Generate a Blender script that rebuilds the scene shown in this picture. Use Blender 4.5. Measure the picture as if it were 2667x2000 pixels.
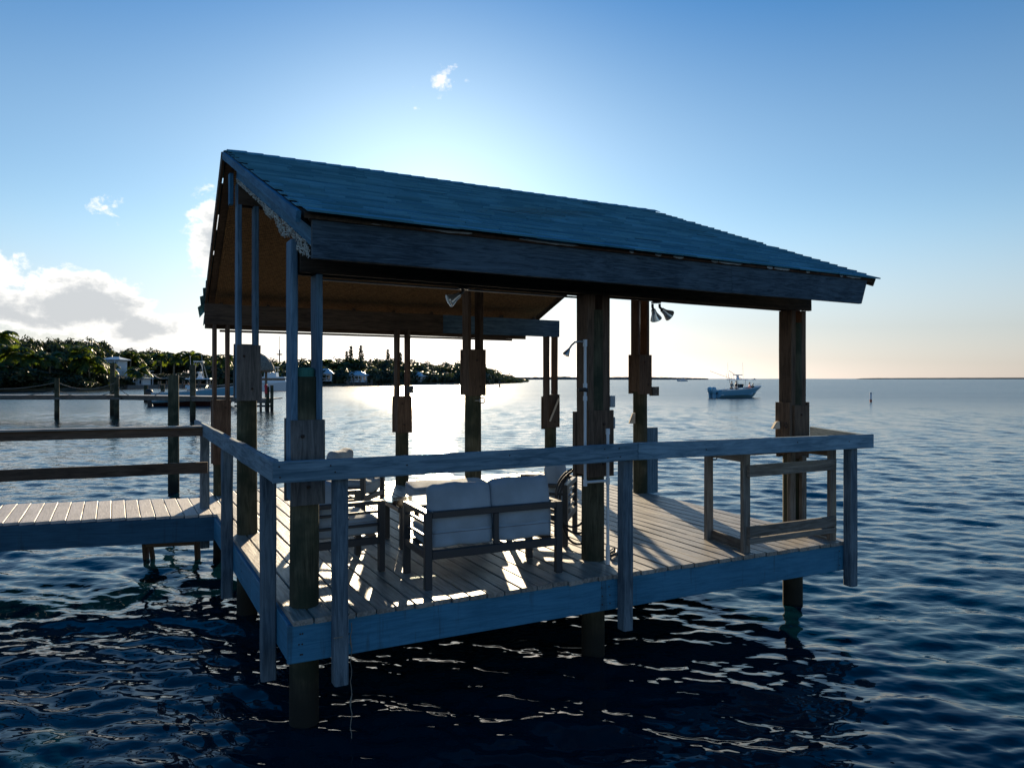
import bpy, bmesh, math, random
import numpy as np
from mathutils import Vector, Matrix, Euler

for o in list(bpy.data.objects):
    bpy.data.objects.remove(o)
SC = bpy.context.scene
COL = SC.collection
V = Vector
rnd = random.Random(11)

# ------------------------------------------------------------------ camera
F = 1849.0            # focal length in pixels of the 2667 px wide photograph
CH = 2.486            # camera height over the water
DZ = 0.856            # deck height over the water
cd = bpy.data.cameras.new('camera')
cam = bpy.data.objects.new('camera', cd)
COL.objects.link(cam)
cam.location = (0, 0, CH)
cam.rotation_euler = (math.pi / 2, 0, 0)
cd.sensor_fit = 'HORIZONTAL'
cd.sensor_width = 36
cd.lens = 36 * F / 2667.0
cd.shift_y = -14.0 / 2667.0
cd.clip_start = 0.05
cd.clip_end = 30000
SC.camera = cam

# ------------------------------------------------------------------ light
SUN_AZ = math.radians(-6.5)     # from +Y towards +X
SUN_EL = math.radians(14.2)
SUN_DIR = V((math.sin(SUN_AZ) * math.cos(SUN_EL), math.cos(SUN_AZ) * math.cos(SUN_EL), math.sin(SUN_EL)))
ld = bpy.data.lights.new('sun', 'SUN')
ld.energy = 5.0
ld.angle = math.radians(0.53)
ld.color = (1.0, 0.80, 0.54)
sun = bpy.data.objects.new('sun', ld)
COL.objects.link(sun)
sun.rotation_euler = (-SUN_DIR).to_track_quat('-Z', 'Y').to_euler()
sun.location = SUN_DIR * 60

SC.view_settings.view_transform = 'Standard'
SC.view_settings.look = 'None'
SC.view_settings.exposure = 0.82
SC.view_settings.gamma = 1.0
SC.view_settings.use_curve_mapping = False
SC.render.engine = 'CYCLES'
cy = SC.cycles
cy.use_denoising = True
cy.denoiser = 'OPENIMAGEDENOISE'
cy.denoising_input_passes = 'RGB_ALBEDO_NORMAL'
cy.denoising_prefilter = 'ACCURATE'
cy.max_bounces = 6
cy.diffuse_bounces = 2
cy.glossy_bounces = 3
cy.transmission_bounces = 4
cy.transparent_max_bounces = 6
cy.sample_clamp_indirect = 6.0
cy.sample_clamp_direct = 0.0
cy.caustics_reflective = False
cy.caustics_refractive = False
SC.render.film_transparent = False


# ------------------------------------------------------------------ node helper
class N:
    def __init__(s, tree):
        s.t = tree
        s.n = tree.nodes
        s.n.clear()

    def __call__(s, typ, _in=None, **kw):
        nd = s.n.new(typ)
        for k, v in kw.items():
            setattr(nd, k, v)
        for k, v in (_in or {}).items():
            s.set(nd, k, v)
        return nd

    def set(s, nd, k, v):
        if k == 'Normal' and v is None:
            return
        sock = nd.inputs[k]
        if isinstance(v, bpy.types.NodeSocket):
            s.t.links.new(v, sock)
        elif isinstance(v, bpy.types.Node):
            s.t.links.new(v.outputs[0], sock)
        else:
            if isinstance(v, (tuple, list)) and sock.type == 'RGBA' and len(v) == 3:
                v = (*v, 1)
            sock.default_value = v

    def math(s, op, a, b=None, c=None, clamp=False):
        nd = s.n.new('ShaderNodeMath')
        nd.operation = op
        nd.use_clamp = clamp
        for i, x in enumerate((a, b, c)):
            if x is not None:
                s.set(nd, i, x)
        return nd.outputs[0]

    def mix(s, fac, a, b, typ='MIX'):
        nd = s.n.new('ShaderNodeMix')
        nd.data_type = 'RGBA'
        nd.blend_type = typ
        s.set(nd, 0, fac)
        s.set(nd, 6, a)
        s.set(nd, 7, b)
        return nd.outputs[2]

    def ramp(s, fac, stops, interp='LINEAR'):
        nd = s.n.new('ShaderNodeValToRGB')
        el = nd.color_ramp.elements
        nd.color_ramp.interpolation = interp
        while len(el) < len(stops):
            el.new(0.5)
        for e, (p, c) in zip(el, stops):
            e.position = p
            e.color = (c, c, c, 1) if isinstance(c, (int, float)) else (*c, 1)
        s.set(nd, 0, fac)
        return nd.outputs[0]

    def rng(s, v, a, b, c=0.0, d=1.0, smooth=True):
        nd = s.n.new('ShaderNodeMapRange')
        nd.interpolation_type = 'SMOOTHSTEP' if smooth else 'LINEAR'
        s.set(nd, 0, v)
        for i, x in zip((1, 2, 3, 4), (a, b, c, d)):
            nd.inputs[i].default_value = x
        return nd.outputs[0]


# ------------------------------------------------------------------ world: Nishita sky and broken cumulus
wd = bpy.data.worlds.new('World')
SC.world = wd
wd.use_nodes = True
g = N(wd.node_tree)
sky = g('ShaderNodeTexSky', sky_type='NISHITA', sun_disc=False)
sky.sun_elevation = SUN_EL
sky.sun_rotation = SUN_AZ
sky.altitude = 0
sky.air_density = SKY_AIR = 1.0
sky.dust_density = 0.3
sky.ozone_density = 4.2
tc = g('ShaderNodeTexCoord')
sep = g('ShaderNodeSeparateXYZ', {0: tc.outputs['Generated']})
az = g.math('ARCTAN2', sep.outputs[0], sep.outputs[1])
el = g.math('ARCSINE', sep.outputs[2])


def cloud(a0, e0, ra, re, sharp=1.0, flat=0.0):
    """elliptical field of one cloud, 1 in the middle and 0 at the rim"""
    dx = g.math('DIVIDE', g.math('SUBTRACT', az, a0), ra)
    dy = g.math('DIVIDE', g.math('SUBTRACT', el, e0), re)
    if flat:
        dy = g.math('MAXIMUM', dy, g.math('MULTIPLY', dy, -flat))
    d = g.math('SQRT', g.math('ADD', g.math('MULTIPLY', dx, dx), g.math('MULTIPLY', dy, dy)))
    return g.math('MULTIPLY', g.math('SUBTRACT', 1.0, d), sharp)


cl = [cloud(-0.545, 0.082, 0.095, 0.058, 1.05, 1.5), cloud(-0.640, 0.085, 0.07, 0.055, 0.8, 1.4),
      cloud(-0.480, 0.060, 0.070, 0.034, 0.85, 1.4), cloud(-0.745, 0.075, 0.08, 0.06, 0.9, 1.4),
      cloud(-0.398, 0.178, 0.050, 0.062, 0.62), cloud(-0.40, 0.228, 0.03, 0.026, 0.4),
      cloud(-0.532, 0.206, 0.022, 0.012, 0.20), cloud(-0.114, 0.392, 0.016, 0.014, 0.06),
      cloud(-0.53, 0.034, 0.20, 0.020, 0.40), cloud(-0.33, 0.042, 0.08, 0.018, 0.26),
      cloud(-1.3, 0.09, 0.3, 0.06, 0.9, 1.5), cloud(2.3, 0.12, 0.4, 0.07, 0.8, 1.5),
      cloud(-2.4, 0.13, 0.35, 0.07, 0.8, 1.5), cloud(1.5, 0.08, 0.2, 0.03, 0.6, 1.5)]
field = cl[0]
for c in cl[1:]:
    field = g.math('MAXIMUM', field, c)
cvec = g('ShaderNodeCombineXYZ', {0: az, 1: g.math('MULTIPLY', el, 1.45), 2: 0.0})
n1 = g('ShaderNodeTexNoise', {'Vector': cvec, 'Scale': 17.0, 'Detail': 9.0, 'Roughness': 0.62, 'Distortion': 0.25})
n2 = g('ShaderNodeTexNoise', {'Vector': cvec, 'Scale': 42.0, 'Detail': 6.0, 'Roughness': 0.6})
dens = g.math('ADD', field, g.math('MULTIPLY', g.math('SUBTRACT', n1.outputs[0], 0.53), 1.7))
dens = g.math('ADD', dens, g.math('MULTIPLY', g.math('SUBTRACT', n2.outputs[0], 0.5), 0.35))
alpha = g.rng(dens, 0.02, 0.26)
# thin rims let the sun through, thick middles are grey
core = g.rng(dens, 0.12, 0.60)
cbright = g.mix(core, (9.6, 9.3, 8.8), (4.9, 5.05, 5.2))
skyc = sky.outputs[0]
hs = g('ShaderNodeHueSaturation', {'Hue': 0.5, 'Saturation': g.math('ADD', g.rng(el, 0.0, 0.28, 0.36, 0.86), g.rng(el, 0.25, 0.70, 0.0, 0.62)), 'Value': g.rng(el, 0.0, 0.2, 0.80, 1.0), 'Color': skyc})  # pale sea haze low down
blue = g.mix(1.0, hs.outputs[0], g.mix(g.rng(el, 0.0, 0.22), (1.05, 0.97, 0.95), (0.84, 1.0, 1.0)), 'MULTIPLY')
out = g.mix(g.math('MULTIPLY', alpha, 0.93), blue, cbright)
bg = g('ShaderNodeBackground', {'Color': out, 'Strength': 0.075})
wo = g('ShaderNodeOutputWorld', {'Surface': bg.outputs[0]})


# ------------------------------------------------------------------ placing helpers
def onz(px, py, z=DZ):
    """point of the photograph that lies at height z"""
    Y = F * (CH - z) / (py - 986.0)
    return V(((px - 1333.5) / F * Y, Y, z))


def at(px, py, Y):
    return V(((px - 1333.5) / F * Y, Y, CH + (986.0 - py) / F * Y))


WM = {}


def link(o, parent=None):
    COL.objects.link(o)
    if parent is not None:
        o.parent = parent
        if parent in WM:
            o.matrix_parent_inverse = WM[parent].inverted()
    return o


def tag(o, label=None, cat=None, group=None, kind=None):
    if label:
        o['label'] = label
    if cat:
        o['category'] = cat
    if group:
        o['group'] = group
    if kind:
        o['kind'] = kind
    return o


def empty(name, loc, label, cat, group=None, rz=0.0, local=False):
    """root of a thing; local=True: its parts are given in its own frame"""
    o = bpy.data.objects.new(name, None)
    o.empty_display_size = 0.1
    o.location = loc
    o.rotation_euler = (0, 0, rz)
    COL.objects.link(o)
    if not local:
        WM[o] = Matrix.Translation(loc) @ Matrix.Rotation(rz, 4, 'Z')
    return tag(o, label, cat, group)


class MB:
    """collects polygons for one mesh"""

    def __init__(s):
        s.v, s.f, s.m = [], [], []
        s.cur = 0

    def add(s, vs, fs):
        b = len(s.v)
        s.v += [tuple(x) for x in vs]
        s.f += [tuple(b + i for i in f) for f in fs]
        s.m += [s.cur] * len(fs)
        return s

    def box(s, c, sz, rot=None, taper=(1, 1)):
        x, y, z = sz[0] / 2, sz[1] / 2, sz[2] / 2
        tx, ty = taper
        p = [(-x, -y, -z), (x, -y, -z), (x, y, -z), (-x, y, -z), (-x * tx, -y * ty, z), (x * tx, -y * ty, z), (x * tx, y * ty, z), (-x * tx, y * ty, z)]
        M = rot.to_3x3() if isinstance(rot, Matrix) else (Euler(rot).to_matrix() if rot else Matrix.Identity(3))
        return s.add([M @ V(q) + V(c) for q in p], [(0, 3, 2, 1), (4, 5, 6, 7), (0, 1, 5, 4), (1, 2, 6, 5), (2, 3, 7, 6), (3, 0, 4, 7)])

    def bar(s, p0, p1, w, t, up=(0, 0, 1)):
        """bar from p0 to p1, w along up, t across"""
        p0, p1 = V(p0), V(p1)
        d = (p1 - p0)
        x = d.normalized()
        u = V(up)
        y = u.cross(x)
        if y.length < 1e-5:
            y = V((1, 0, 0)).cross(x)
            if y.length < 1e-5:
                y = V((0, 1, 0)).cross(x)
        y.normalize()
        z = x.cross(y)
        M = Matrix((x, y, z)).transposed()
        return s.box((p0 + p1) / 2, (d.length, t, w), M.to_4x4())

    def tube(s, pts, r, n=8, closed=False, caps=True):
        pts = [V(p) for p in pts]
        k = len(pts)
        rr = r if isinstance(r, (list, tuple)) else [r] * k
        ref = V((0, 0, 1))
        rings = []
        prev = None
        for i, p in enumerate(pts):
            if closed:
                d = pts[(i + 1) % k] - pts[i - 1]
            else:
                d = pts[min(i + 1, k - 1)] - pts[max(i - 1, 0)]
            d.normalize()
            if prev is None:
                a = ref.cross(d)
                if a.length < 1e-3:
                    a = V((1, 0, 0)).cross(d)
            else:
                a = prev - d * prev.dot(d)
            a.normalize()
            prev = a
            b = d.cross(a)
            rings.append([p + (a * math.cos(2 * math.pi * j / n) + b * math.sin(2 * math.pi * j / n)) * rr[i] for j in range(n)])
        vs = [q for r_ in rings for q in r_]
        fs = []
        for i in range(k if closed else k - 1):
            i2 = (i + 1) % k
            for j in range(n):
                j2 = (j + 1) % n
                fs.append((i * n + j, i * n + j2, i2 * n + j2, i2 * n + j))
        if caps and not closed:
            fs.append(tuple(range(n))[::-1])
            fs.append(tuple((k - 1) * n + j for j in range(n)))
        return s.add(vs, fs)

    def lathe(s, prof, n=16, c=(0, 0, 0), axis=None):
        """prof: (r, z) pairs"""
        vs, fs = [], []
        M = axis.to_track_quat('Z', 'Y').to_matrix() if axis is not None else Matrix.Identity(3)
        for r, z in prof:
            for j in range(n):
                a = 2 * math.pi * j / n
                vs.append(M @ V((r * math.cos(a), r * math.sin(a), z)) + V(c))
        k = len(prof)
        for i in range(k - 1):
            for j in range(n):
                j2 = (j + 1) % n
                fs.append((i * n + j, i * n + j2, (i + 1) * n + j2, (i + 1) * n + j))
        fs.append(tuple(range(n))[::-1])
        fs.append(tuple((k - 1) * n + j for j in range(n)))
        return s.add(vs, fs)

    def build(s, name, mat, parent=None, smooth=False, loc=None):
        me = bpy.data.meshes.new(name)
        me.from_pydata(s.v, [], s.f)
        mats = mat if isinstance(mat, (list, tuple)) else [mat]
        for m in mats:
            me.materials.append(m)
        if len(mats) > 1:
            me.polygons.foreach_set('material_index', s.m)
        if smooth:
            me.polygons.foreach_set('use_smooth', [True] * len(me.polygons))
            try:
                me.set_sharp_from_angle(angle=math.radians(40))
            except Exception:
                pass
        me.update()
        o = bpy.data.objects.new(name, me)
        return link(o, parent)


def board(name, p0, p1, h, t, mat, parent=None, up=(0, 0, 1), ch=0.004, jit=0.0015, seg=0.45, cut=(0, 0), warp=0.0):
    """a sawn board from p0 to p1: h along up, t across, worn edges, own local frame with X along the grain"""
    p0, p1 = V(p0), V(p1)
    d = p1 - p0
    L = d.length
    x = d.normalized()
    y = V(up).cross(x)
    if y.length < 1e-5:
        y = V((0, 1, 0))
        y = (y - x * y.dot(x))
    y.normalize()
    z = x.cross(y)
    k = max(2, int(L / seg) + 1)
    a, b = t / 2, h / 2
    c = min(ch, a * 0.6, b * 0.6)
    sec = [(-a + c, -b), (a - c, -b), (a, -b + c), (a, b - c), (a - c, b), (-a + c, b), (-a, b - c), (-a, -b + c)]
    vs, fs = [], []
    w0 = rnd.uniform(-warp, warp)
    for i in range(k + 1):
        s = i / k
        X = (s - 0.5) * L
        bow = w0 * (1 - (2 * s - 1) ** 2)
        for (yy, zz) in sec:
            ex = 0.0
            if i == 0:
                ex = cut[0] * (zz / b * 0.5)
            if i == k:
                ex = cut[1] * (zz / b * 0.5)
            vs.append((X + ex, yy + rnd.uniform(-jit, jit) + bow * 0.4, zz + rnd.uniform(-jit, jit) + bow))
    for i in range(k):
        for j in range(8):
            j2 = (j + 1) % 8
            fs.append((i * 8 + j, i * 8 + j2, (i + 1) * 8 + j2, (i + 1) * 8 + j))
    fs.append(tuple(range(8))[::-1])
    fs.append(tuple(k * 8 + j for j in range(8)))
    me = bpy.data.meshes.new(name)
    me.from_pydata(vs, [], fs)
    me.materials.append(mat)
    me.update()
    o = bpy.data.objects.new(name, me)
    M = Matrix((x, y, z)).transposed().to_4x4()
    M.translation = (p0 + p1) / 2
    o.matrix_world = M
    COL.objects.link(o)
    if parent is not None:
        o.parent = parent
        if parent in WM:
            o.matrix_parent_inverse = WM[parent].inverted()
    WM[o] = M
    return o


def copy_tree(o, parent=None):
    c = o.copy()
    COL.objects.link(c)
    c.parent = parent
    for ch in [k for k in KIDS.get(o, [])]:
        copy_tree(ch, c)
    return c


KIDS = {}


# ------------------------------------------------------------------ materials
MAT = {}


def mat_new(name):
    m = bpy.data.materials.new(name)
    m.use_nodes = True
    MAT[name] = m
    return m, N(m.node_tree)


def finish(gn, col, rough=0.8, bump=None, bstr=0.3, bdist=0.01, **kw):
    d = {'Base Color': col, 'Roughness': rough}
    d.update(kw)
    if bump is not None:
        b = gn('ShaderNodeBump', {'Height': bump, 'Strength': bstr, 'Distance': bdist})
        d['Normal'] = b.outputs[0]
    p = gn('ShaderNodeBsdfPrincipled', d)
    gn('ShaderNodeOutputMaterial', {'Surface': p.outputs[0]})
    return p


def wood(name, dark, light, axis='X', rough=0.85, knots=True, bstr=0.5, stain=None, algae=None, fine=1.0, vary=0.3, spec=0.25, streaks=None):
    m, gn = mat_new(name)
    tcn = gn('ShaderNodeTexCoord')
    oi = gn('ShaderNodeObjectInfo')
    off = gn('ShaderNodeVectorMath', {0: oi.outputs['Random'], 1: (37.0, 11.0, 23.0)}, operation='MULTIPLY')
    add = gn('ShaderNodeVectorMath', {0: tcn.outputs['Object'], 1: off.outputs[0]}, operation='ADD')
    sc = {'X': (1.3, 16, 16), 'Z': (16, 16, 1.3)}[axis]
    mp = gn('ShaderNodeMapping', {'Vector': add.outputs[0], 'Scale': sc})
    warp = gn('ShaderNodeTexNoise', {'Vector': mp.outputs[0], 'Scale': 0.9, 'Detail': 2.0})
    wv = gn('ShaderNodeVectorMath', {0: mp.outputs[0], 1: gn('ShaderNodeVectorMath', {0: warp.outputs['Color'], 1: (2.4, 2.4, 2.4)}, operation='MULTIPLY').outputs[0]}, operation='ADD')
    gr = gn('ShaderNodeTexNoise', {'Vector': wv.outputs[0], 'Scale': 2.2 * fine, 'Detail': 4.0, 'Roughness': 0.72})
    big = gn('ShaderNodeTexNoise', {'Vector': add.outputs[0], 'Scale': 2.3, 'Detail': 3.0, 'Roughness': 0.6})
    t = gn.math('ADD', gn.math('MULTIPLY', gr.outputs[0], 0.75), gn.math('MULTIPLY', big.outputs[0], 0.35))
    t = gn.rng(t, 0.36, 0.72)
    mean = tuple((a + b) * 0.5 for a, b in zip(dark, light))
    col = gn.mix(t, dark, light)
    # board to board difference
    rv = gn.math('ADD', 1.0 - vary * 0.5, gn.math('MULTIPLY', oi.outputs['Random'], vary))
    col = gn.mix(1.0, col, gn('ShaderNodeCombineColor', {0: rv, 1: rv, 2: rv}).outputs[0], 'MULTIPLY')
    if knots:
        ks = {'X': (2.2, 7, 7), 'Z': (7, 7, 2.2)}[axis]
        kn = gn('ShaderNodeTexVoronoi', {'Vector': gn('ShaderNodeMapping', {'Vector': add.outputs[0], 'Scale': ks}).outputs[0], 'Scale': 1.0, 'Randomness': 1.0})
        kf = gn.math('MULTIPLY', gn.rng(kn.outputs['Distance'], 0.03, 0.10, 1.0, 0.0), gn.rng(gn('ShaderNodeSeparateColor', {0: kn.outputs['Color']}).outputs[0], 0.62, 0.66, 0.0, 1.0))
        col = gn.mix(gn.math('MULTIPLY', kf, 0.75), col, tuple(c * 0.3 for c in dark))
    if algae:
        an = gn('ShaderNodeTexNoise', {'Vector': add.outputs[0], 'Scale': 3.5, 'Detail': 5.0})
        col = gn.mix(gn.rng(an.outputs[0], 0.42, 0.62, 0.0, 0.85), col, algae)
    if streaks:
        sn = gn('ShaderNodeTexNoise', {'Vector': gn('ShaderNodeMapping', {'Vector': add.outputs[0], 'Scale': (9, 9, 0.8)}).outputs[0], 'Scale': 1.4, 'Detail': 4.0, 'Roughness': 0.7})
        col = gn.mix(gn.rng(sn.outputs[0], 0.55, 0.75, 0.0, 0.55), col, streaks)
    if stain:
        geo = gn('ShaderNodeNewGeometry')
        zz = gn('ShaderNodeSeparateXYZ', {0: geo.outputs['Position']}).outputs[2]
        zz = gn.math('ADD', zz, gn.math('MULTIPLY', gn.math('SUBTRACT', big.outputs[0], 0.5), 0.25))
        col = gn.mix(gn.rng(zz, 0.12, 0.55, 1.0, 0.0), col, stain)
    finish(gn, col, rough, gr.outputs[0], bstr, 0.006, **{'Specular IOR Level': spec})
    return m


WEATHER = wood('shade_blue_rail_wood', (0.075, 0.145, 0.20), (0.22, 0.34, 0.43))  # weathered grey wood with the blue of shade put into its colour
RPOST = wood('weathered_rail_post', (0.045, 0.070, 0.095), (0.145, 0.20, 0.245))
PLATE = wood('grey_splice_plate', (0.065, 0.066, 0.068), (0.19, 0.185, 0.18), vary=0.4)
PLANK = wood('weathered_deck_wood', (0.12, 0.112, 0.10), (0.37, 0.345, 0.31), vary=0.34, bstr=0.5, rough=0.46, spec=0.6)
GPLANK = wood('grey_composite_plank', (0.38, 0.36, 0.34), (0.58, 0.55, 0.52), knots=False, vary=0.12, rough=0.6, spec=0.4)
BROWN = wood('brown_post_board', (0.055, 0.036, 0.026), (0.155, 0.105, 0.075), vary=0.35)
GREYB = wood('blue_grey_post_board', (0.045, 0.095, 0.15), (0.14, 0.24, 0.33), vary=0.4)  # board colour carries the blue of open shade
BEAM = wood('dark_beam_wood', (0.045, 0.033, 0.026), (0.13, 0.095, 0.07))
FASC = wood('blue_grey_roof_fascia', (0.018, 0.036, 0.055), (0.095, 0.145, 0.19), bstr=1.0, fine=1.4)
RAKE = wood('blue_painted_rake_board', (0.03, 0.12, 0.21), (0.08, 0.25, 0.40), knots=False)
PILE = wood('green_treated_pile', (0.034, 0.034, 0.022), (0.115, 0.108, 0.07), axis='Z', algae=(0.026, 0.036, 0.022), stain=(0.018, 0.018, 0.015), knots=False)
PILEG = wood('green_painted_pile_top', (0.03, 0.13, 0.11), (0.06, 0.22, 0.18), axis='Z', knots=False)
TABLEW = wood('table_wood', (0.10, 0.085, 0.07), (0.24, 0.215, 0.19))
PALE = wood('pale_batten_wood', (0.42, 0.36, 0.28), (0.62, 0.55, 0.45), knots=False)


def paint(name, col, rough=0.5, metal=0.0, noise=0.12, scale=6.0, bump=0.0, spec=0.5, streak=None):
    m, gn = mat_new(name)
    tcn = gn('ShaderNodeTexCoord')
    n = gn('ShaderNodeTexNoise', {'Vector': tcn.outputs['Object'], 'Scale': scale, 'Detail': 6.0, 'Roughness': 0.65})
    f = gn.rng(n.outputs[0], 0.3, 0.7)
    c = gn.mix(f, tuple(x * (1 - noise) for x in col), tuple(min(1, x * (1 + noise)) for x in col))
    if streak:
        s = gn('ShaderNodeTexNoise', {'Vector': gn('ShaderNodeMapping', {'Vector': tcn.outputs['Object'], 'Scale': (14, 14, 1.2)}).outputs[0], 'Scale': 2.0, 'Detail': 5.0})
        c = gn.mix(gn.rng(s.outputs[0], 0.52, 0.7, 0, 0.6), c, streak)
    finish(gn, c, rough, n.outputs[0] if bump else None, bump, 0.004, Metallic=metal, **{'Specular IOR Level': spec})
    return m


RIM = wood('blue_grey_deck_paint', (0.028, 0.145, 0.25), (0.055, 0.225, 0.37), knots=False, vary=0.12, bstr=0.35, rough=0.6, streaks=(0.03, 0.05, 0.06))  # blue-grey paint, made bluer to carry the tint of shade
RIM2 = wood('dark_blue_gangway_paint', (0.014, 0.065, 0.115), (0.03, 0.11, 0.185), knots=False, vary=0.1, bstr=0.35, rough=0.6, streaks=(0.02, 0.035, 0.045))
FRAME = paint('charcoal_metal_frame', (0.030, 0.034, 0.040), 0.42, metal=0.0, noise=0.08)
PVC = paint('white_pvc', (0.62, 0.68, 0.74), 0.35, noise=0.05)
STEEL = paint('dull_steel', (0.35, 0.36, 0.37), 0.4, metal=0.85)
BLACK = paint('black_rubber', (0.014, 0.014, 0.016), 0.5)
BOX = paint('grey_electric_box', (0.30, 0.36, 0.42), 0.45)
DARKBOX = paint('dark_control_box', (0.02, 0.022, 0.026), 0.4)
WHITE = paint('white_gelcoat', (0.72, 0.76, 0.80), 0.25, noise=0.04)
BLUEHULL = paint('light_blue_hull', (0.16, 0.40, 0.58), 0.22, noise=0.04)
BOTTOM = paint('dark_red_antifoul', (0.055, 0.018, 0.02), 0.7)
ROPE = paint('old_rope', (0.22, 0.20, 0.17), 0.9, noise=0.2, scale=60)
NAIL = paint('rusty_nail_head', (0.03, 0.016, 0.010), 0.7)
RUSTY = paint('peeling_drip_edge', (0.36, 0.42, 0.46), 0.7, noise=0.1)
DRIP = paint('rusted_drip_edge', (0.055, 0.026, 0.016), 0.8, noise=0.5, scale=14)
LACE = paint('torn_wire_mesh', (0.55, 0.56, 0.52), 0.8, noise=0.35, scale=30)
SKIN = paint('skin', (0.42, 0.24, 0.16), 0.55)
HAIR = paint('dark_hair', (0.02, 0.014, 0.01), 0.6)
THATCH = paint('grey_palm_thatch', (0.20, 0.18, 0.15), 0.95, noise=0.4, scale=9, bump=1.0, streak=(0.08, 0.07, 0.06))
RED = paint('red_life_vest', (0.55, 0.03, 0.04), 0.6)
HWHITE = paint('white_house_wall', (0.62, 0.66, 0.70), 0.7)
HROOF = paint('pale_metal_roof', (0.45, 0.55, 0.62), 0.4)
HDARK = paint('dark_window_glass', (0.02, 0.03, 0.04), 0.12, spec=0.7)
HGREY = paint('grey_dock_timber', (0.13, 0.12, 0.11), 0.85, noise=0.3)
ROCK = paint('grey_shore_rock', (0.16, 0.15, 0.14), 0.9, noise=0.35, scale=3, bump=1.0)
SHIRT = {k: paint(k + '_cloth', c, 0.8) for k, c in {'pale_blue': (0.35, 0.48, 0.62), 'navy': (0.02, 0.03, 0.07), 'grey': (0.16, 0.18, 0.21), 'pink': (0.55, 0.05, 0.16), 'black': (0.012, 0.012, 0.014)}.items()}


def fabric(name, col):
    m, gn = mat_new(name)
    tcn = gn('ShaderNodeTexCoord')
    w1 = gn('ShaderNodeTexWave', {'Vector': tcn.outputs['Object'], 'Scale': 160.0, 'Distortion': 1.5}, bands_direction='X')
    w2 = gn('ShaderNodeTexWave', {'Vector': tcn.outputs['Object'], 'Scale': 160.0, 'Distortion': 1.5}, bands_direction='Z')
    wv = gn.math('ADD', w1.outputs['Fac'], w2.outputs['Fac'])
    n = gn('ShaderNodeTexNoise', {'Vector': tcn.outputs['Object'], 'Scale': 5.0, 'Detail': 6.0})
    n3 = gn('ShaderNodeTexNoise', {'Vector': tcn.outputs['Object'], 'Scale': 2.2, 'Detail': 3.0})
    c = gn.mix(gn.rng(n.outputs[0], 0.3, 0.7), tuple(x * 0.86 for x in col), tuple(min(1, x * 1.08) for x in col))
    b = gn.math('ADD', gn.math('MULTIPLY', wv, 0.02), gn.math('MULTIPLY', n3.outputs[0], 1.0))
    finish(gn, c, 0.92, b, 0.5, 0.03, **{'Specular IOR Level': 0.2, 'Sheen Weight': 0.2})
    return m


CUSH = fabric('light_grey_cushion', (0.36, 0.43, 0.50))
CUSHP = fabric('grey_piping', (0.22, 0.23, 0.25))

# asphalt shingle, blue of sky-lit shade mixed into its grey
m, gn = mat_new('asphalt_shingle')
tcn = gn('ShaderNodeTexCoord')
geo = gn('ShaderNodeNewGeometry')
n = gn('ShaderNodeTexNoise', {'Vector': tcn.outputs['Object'], 'Scale': 2.0, 'Detail': 6.0})
ng = gn('ShaderNodeTexNoise', {'Vector': tcn.outputs['Object'], 'Scale': 240.0, 'Detail': 2.0})
ri = geo.outputs['Random Per Island']
c = gn.mix(ri, (0.05, 0.20, 0.29), (0.12, 0.36, 0.48))
c = gn.mix(gn.rng(n.outputs[0], 0.4, 0.7, 0.0, 0.45), c, (0.06, 0.22, 0.30))
finish(gn, c, 0.9, ng.outputs[0], 0.5, 0.004, **{'Specular IOR Level': 0.2})
SHINGLE = m

# woven reed mat under the roof
m, gn = mat_new('woven_reed_mat')
tcn = gn('ShaderNodeTexCoord')
wv = gn('ShaderNodeTexWave', {'Vector': tcn.outputs['Object'], 'Scale': 9.0, 'Distortion': 3.0, 'Detail': 3.0, 'Detail Scale': 4.0}, bands_direction='Y')
wx = gn('ShaderNodeTexWave', {'Vector': tcn.outputs['Object'], 'Scale': 14.0, 'Distortion': 4.0, 'Detail': 2.0, 'Detail Scale': 3.0}, bands_direction='X')
n = gn('ShaderNodeTexNoise', {'Vector': tcn.outputs['Object'], 'Scale': 22.0, 'Detail': 5.0})
f = gn.math('ADD', gn.math('MULTIPLY', wv.outputs['Fac'], 0.5), gn.math('MULTIPLY', n.outputs[0], 0.7))
f = gn.math('ADD', f, gn.math('MULTIPLY', wx.outputs['Fac'], 0.25))
c = gn.mix(gn.rng(f, 0.35, 1.0), (0.06, 0.034, 0.014), (0.27, 0.16, 0.068))
finish(gn, c, 0.9, f, 0.8, 0.012)
REED = m

# glass table top
m, gn = mat_new('pale_glass_top')
tr = gn('ShaderNodeBsdfTransparent', {'Color': (0.86, 0.92, 0.91)})
gl = gn('ShaderNodeBsdfGlossy', {'Color': (1, 1, 1), 'Roughness': 0.05})
fr = gn('ShaderNodeFresnel', {'IOR': 1.5})
mx = gn('ShaderNodeMixShader', {0: fr.outputs[0], 1: tr.outputs[0], 2: gl.outputs[0]})
gn('ShaderNodeOutputMaterial', {'Surface': mx.outputs[0]})
GLASS = m

# lamp glass
m, gn = mat_new('lamp_reflector_glass')
finish(gn, (0.55, 0.6, 0.62), 0.12, **{'Metallic': 0.6})
LAMPG = m


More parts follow.
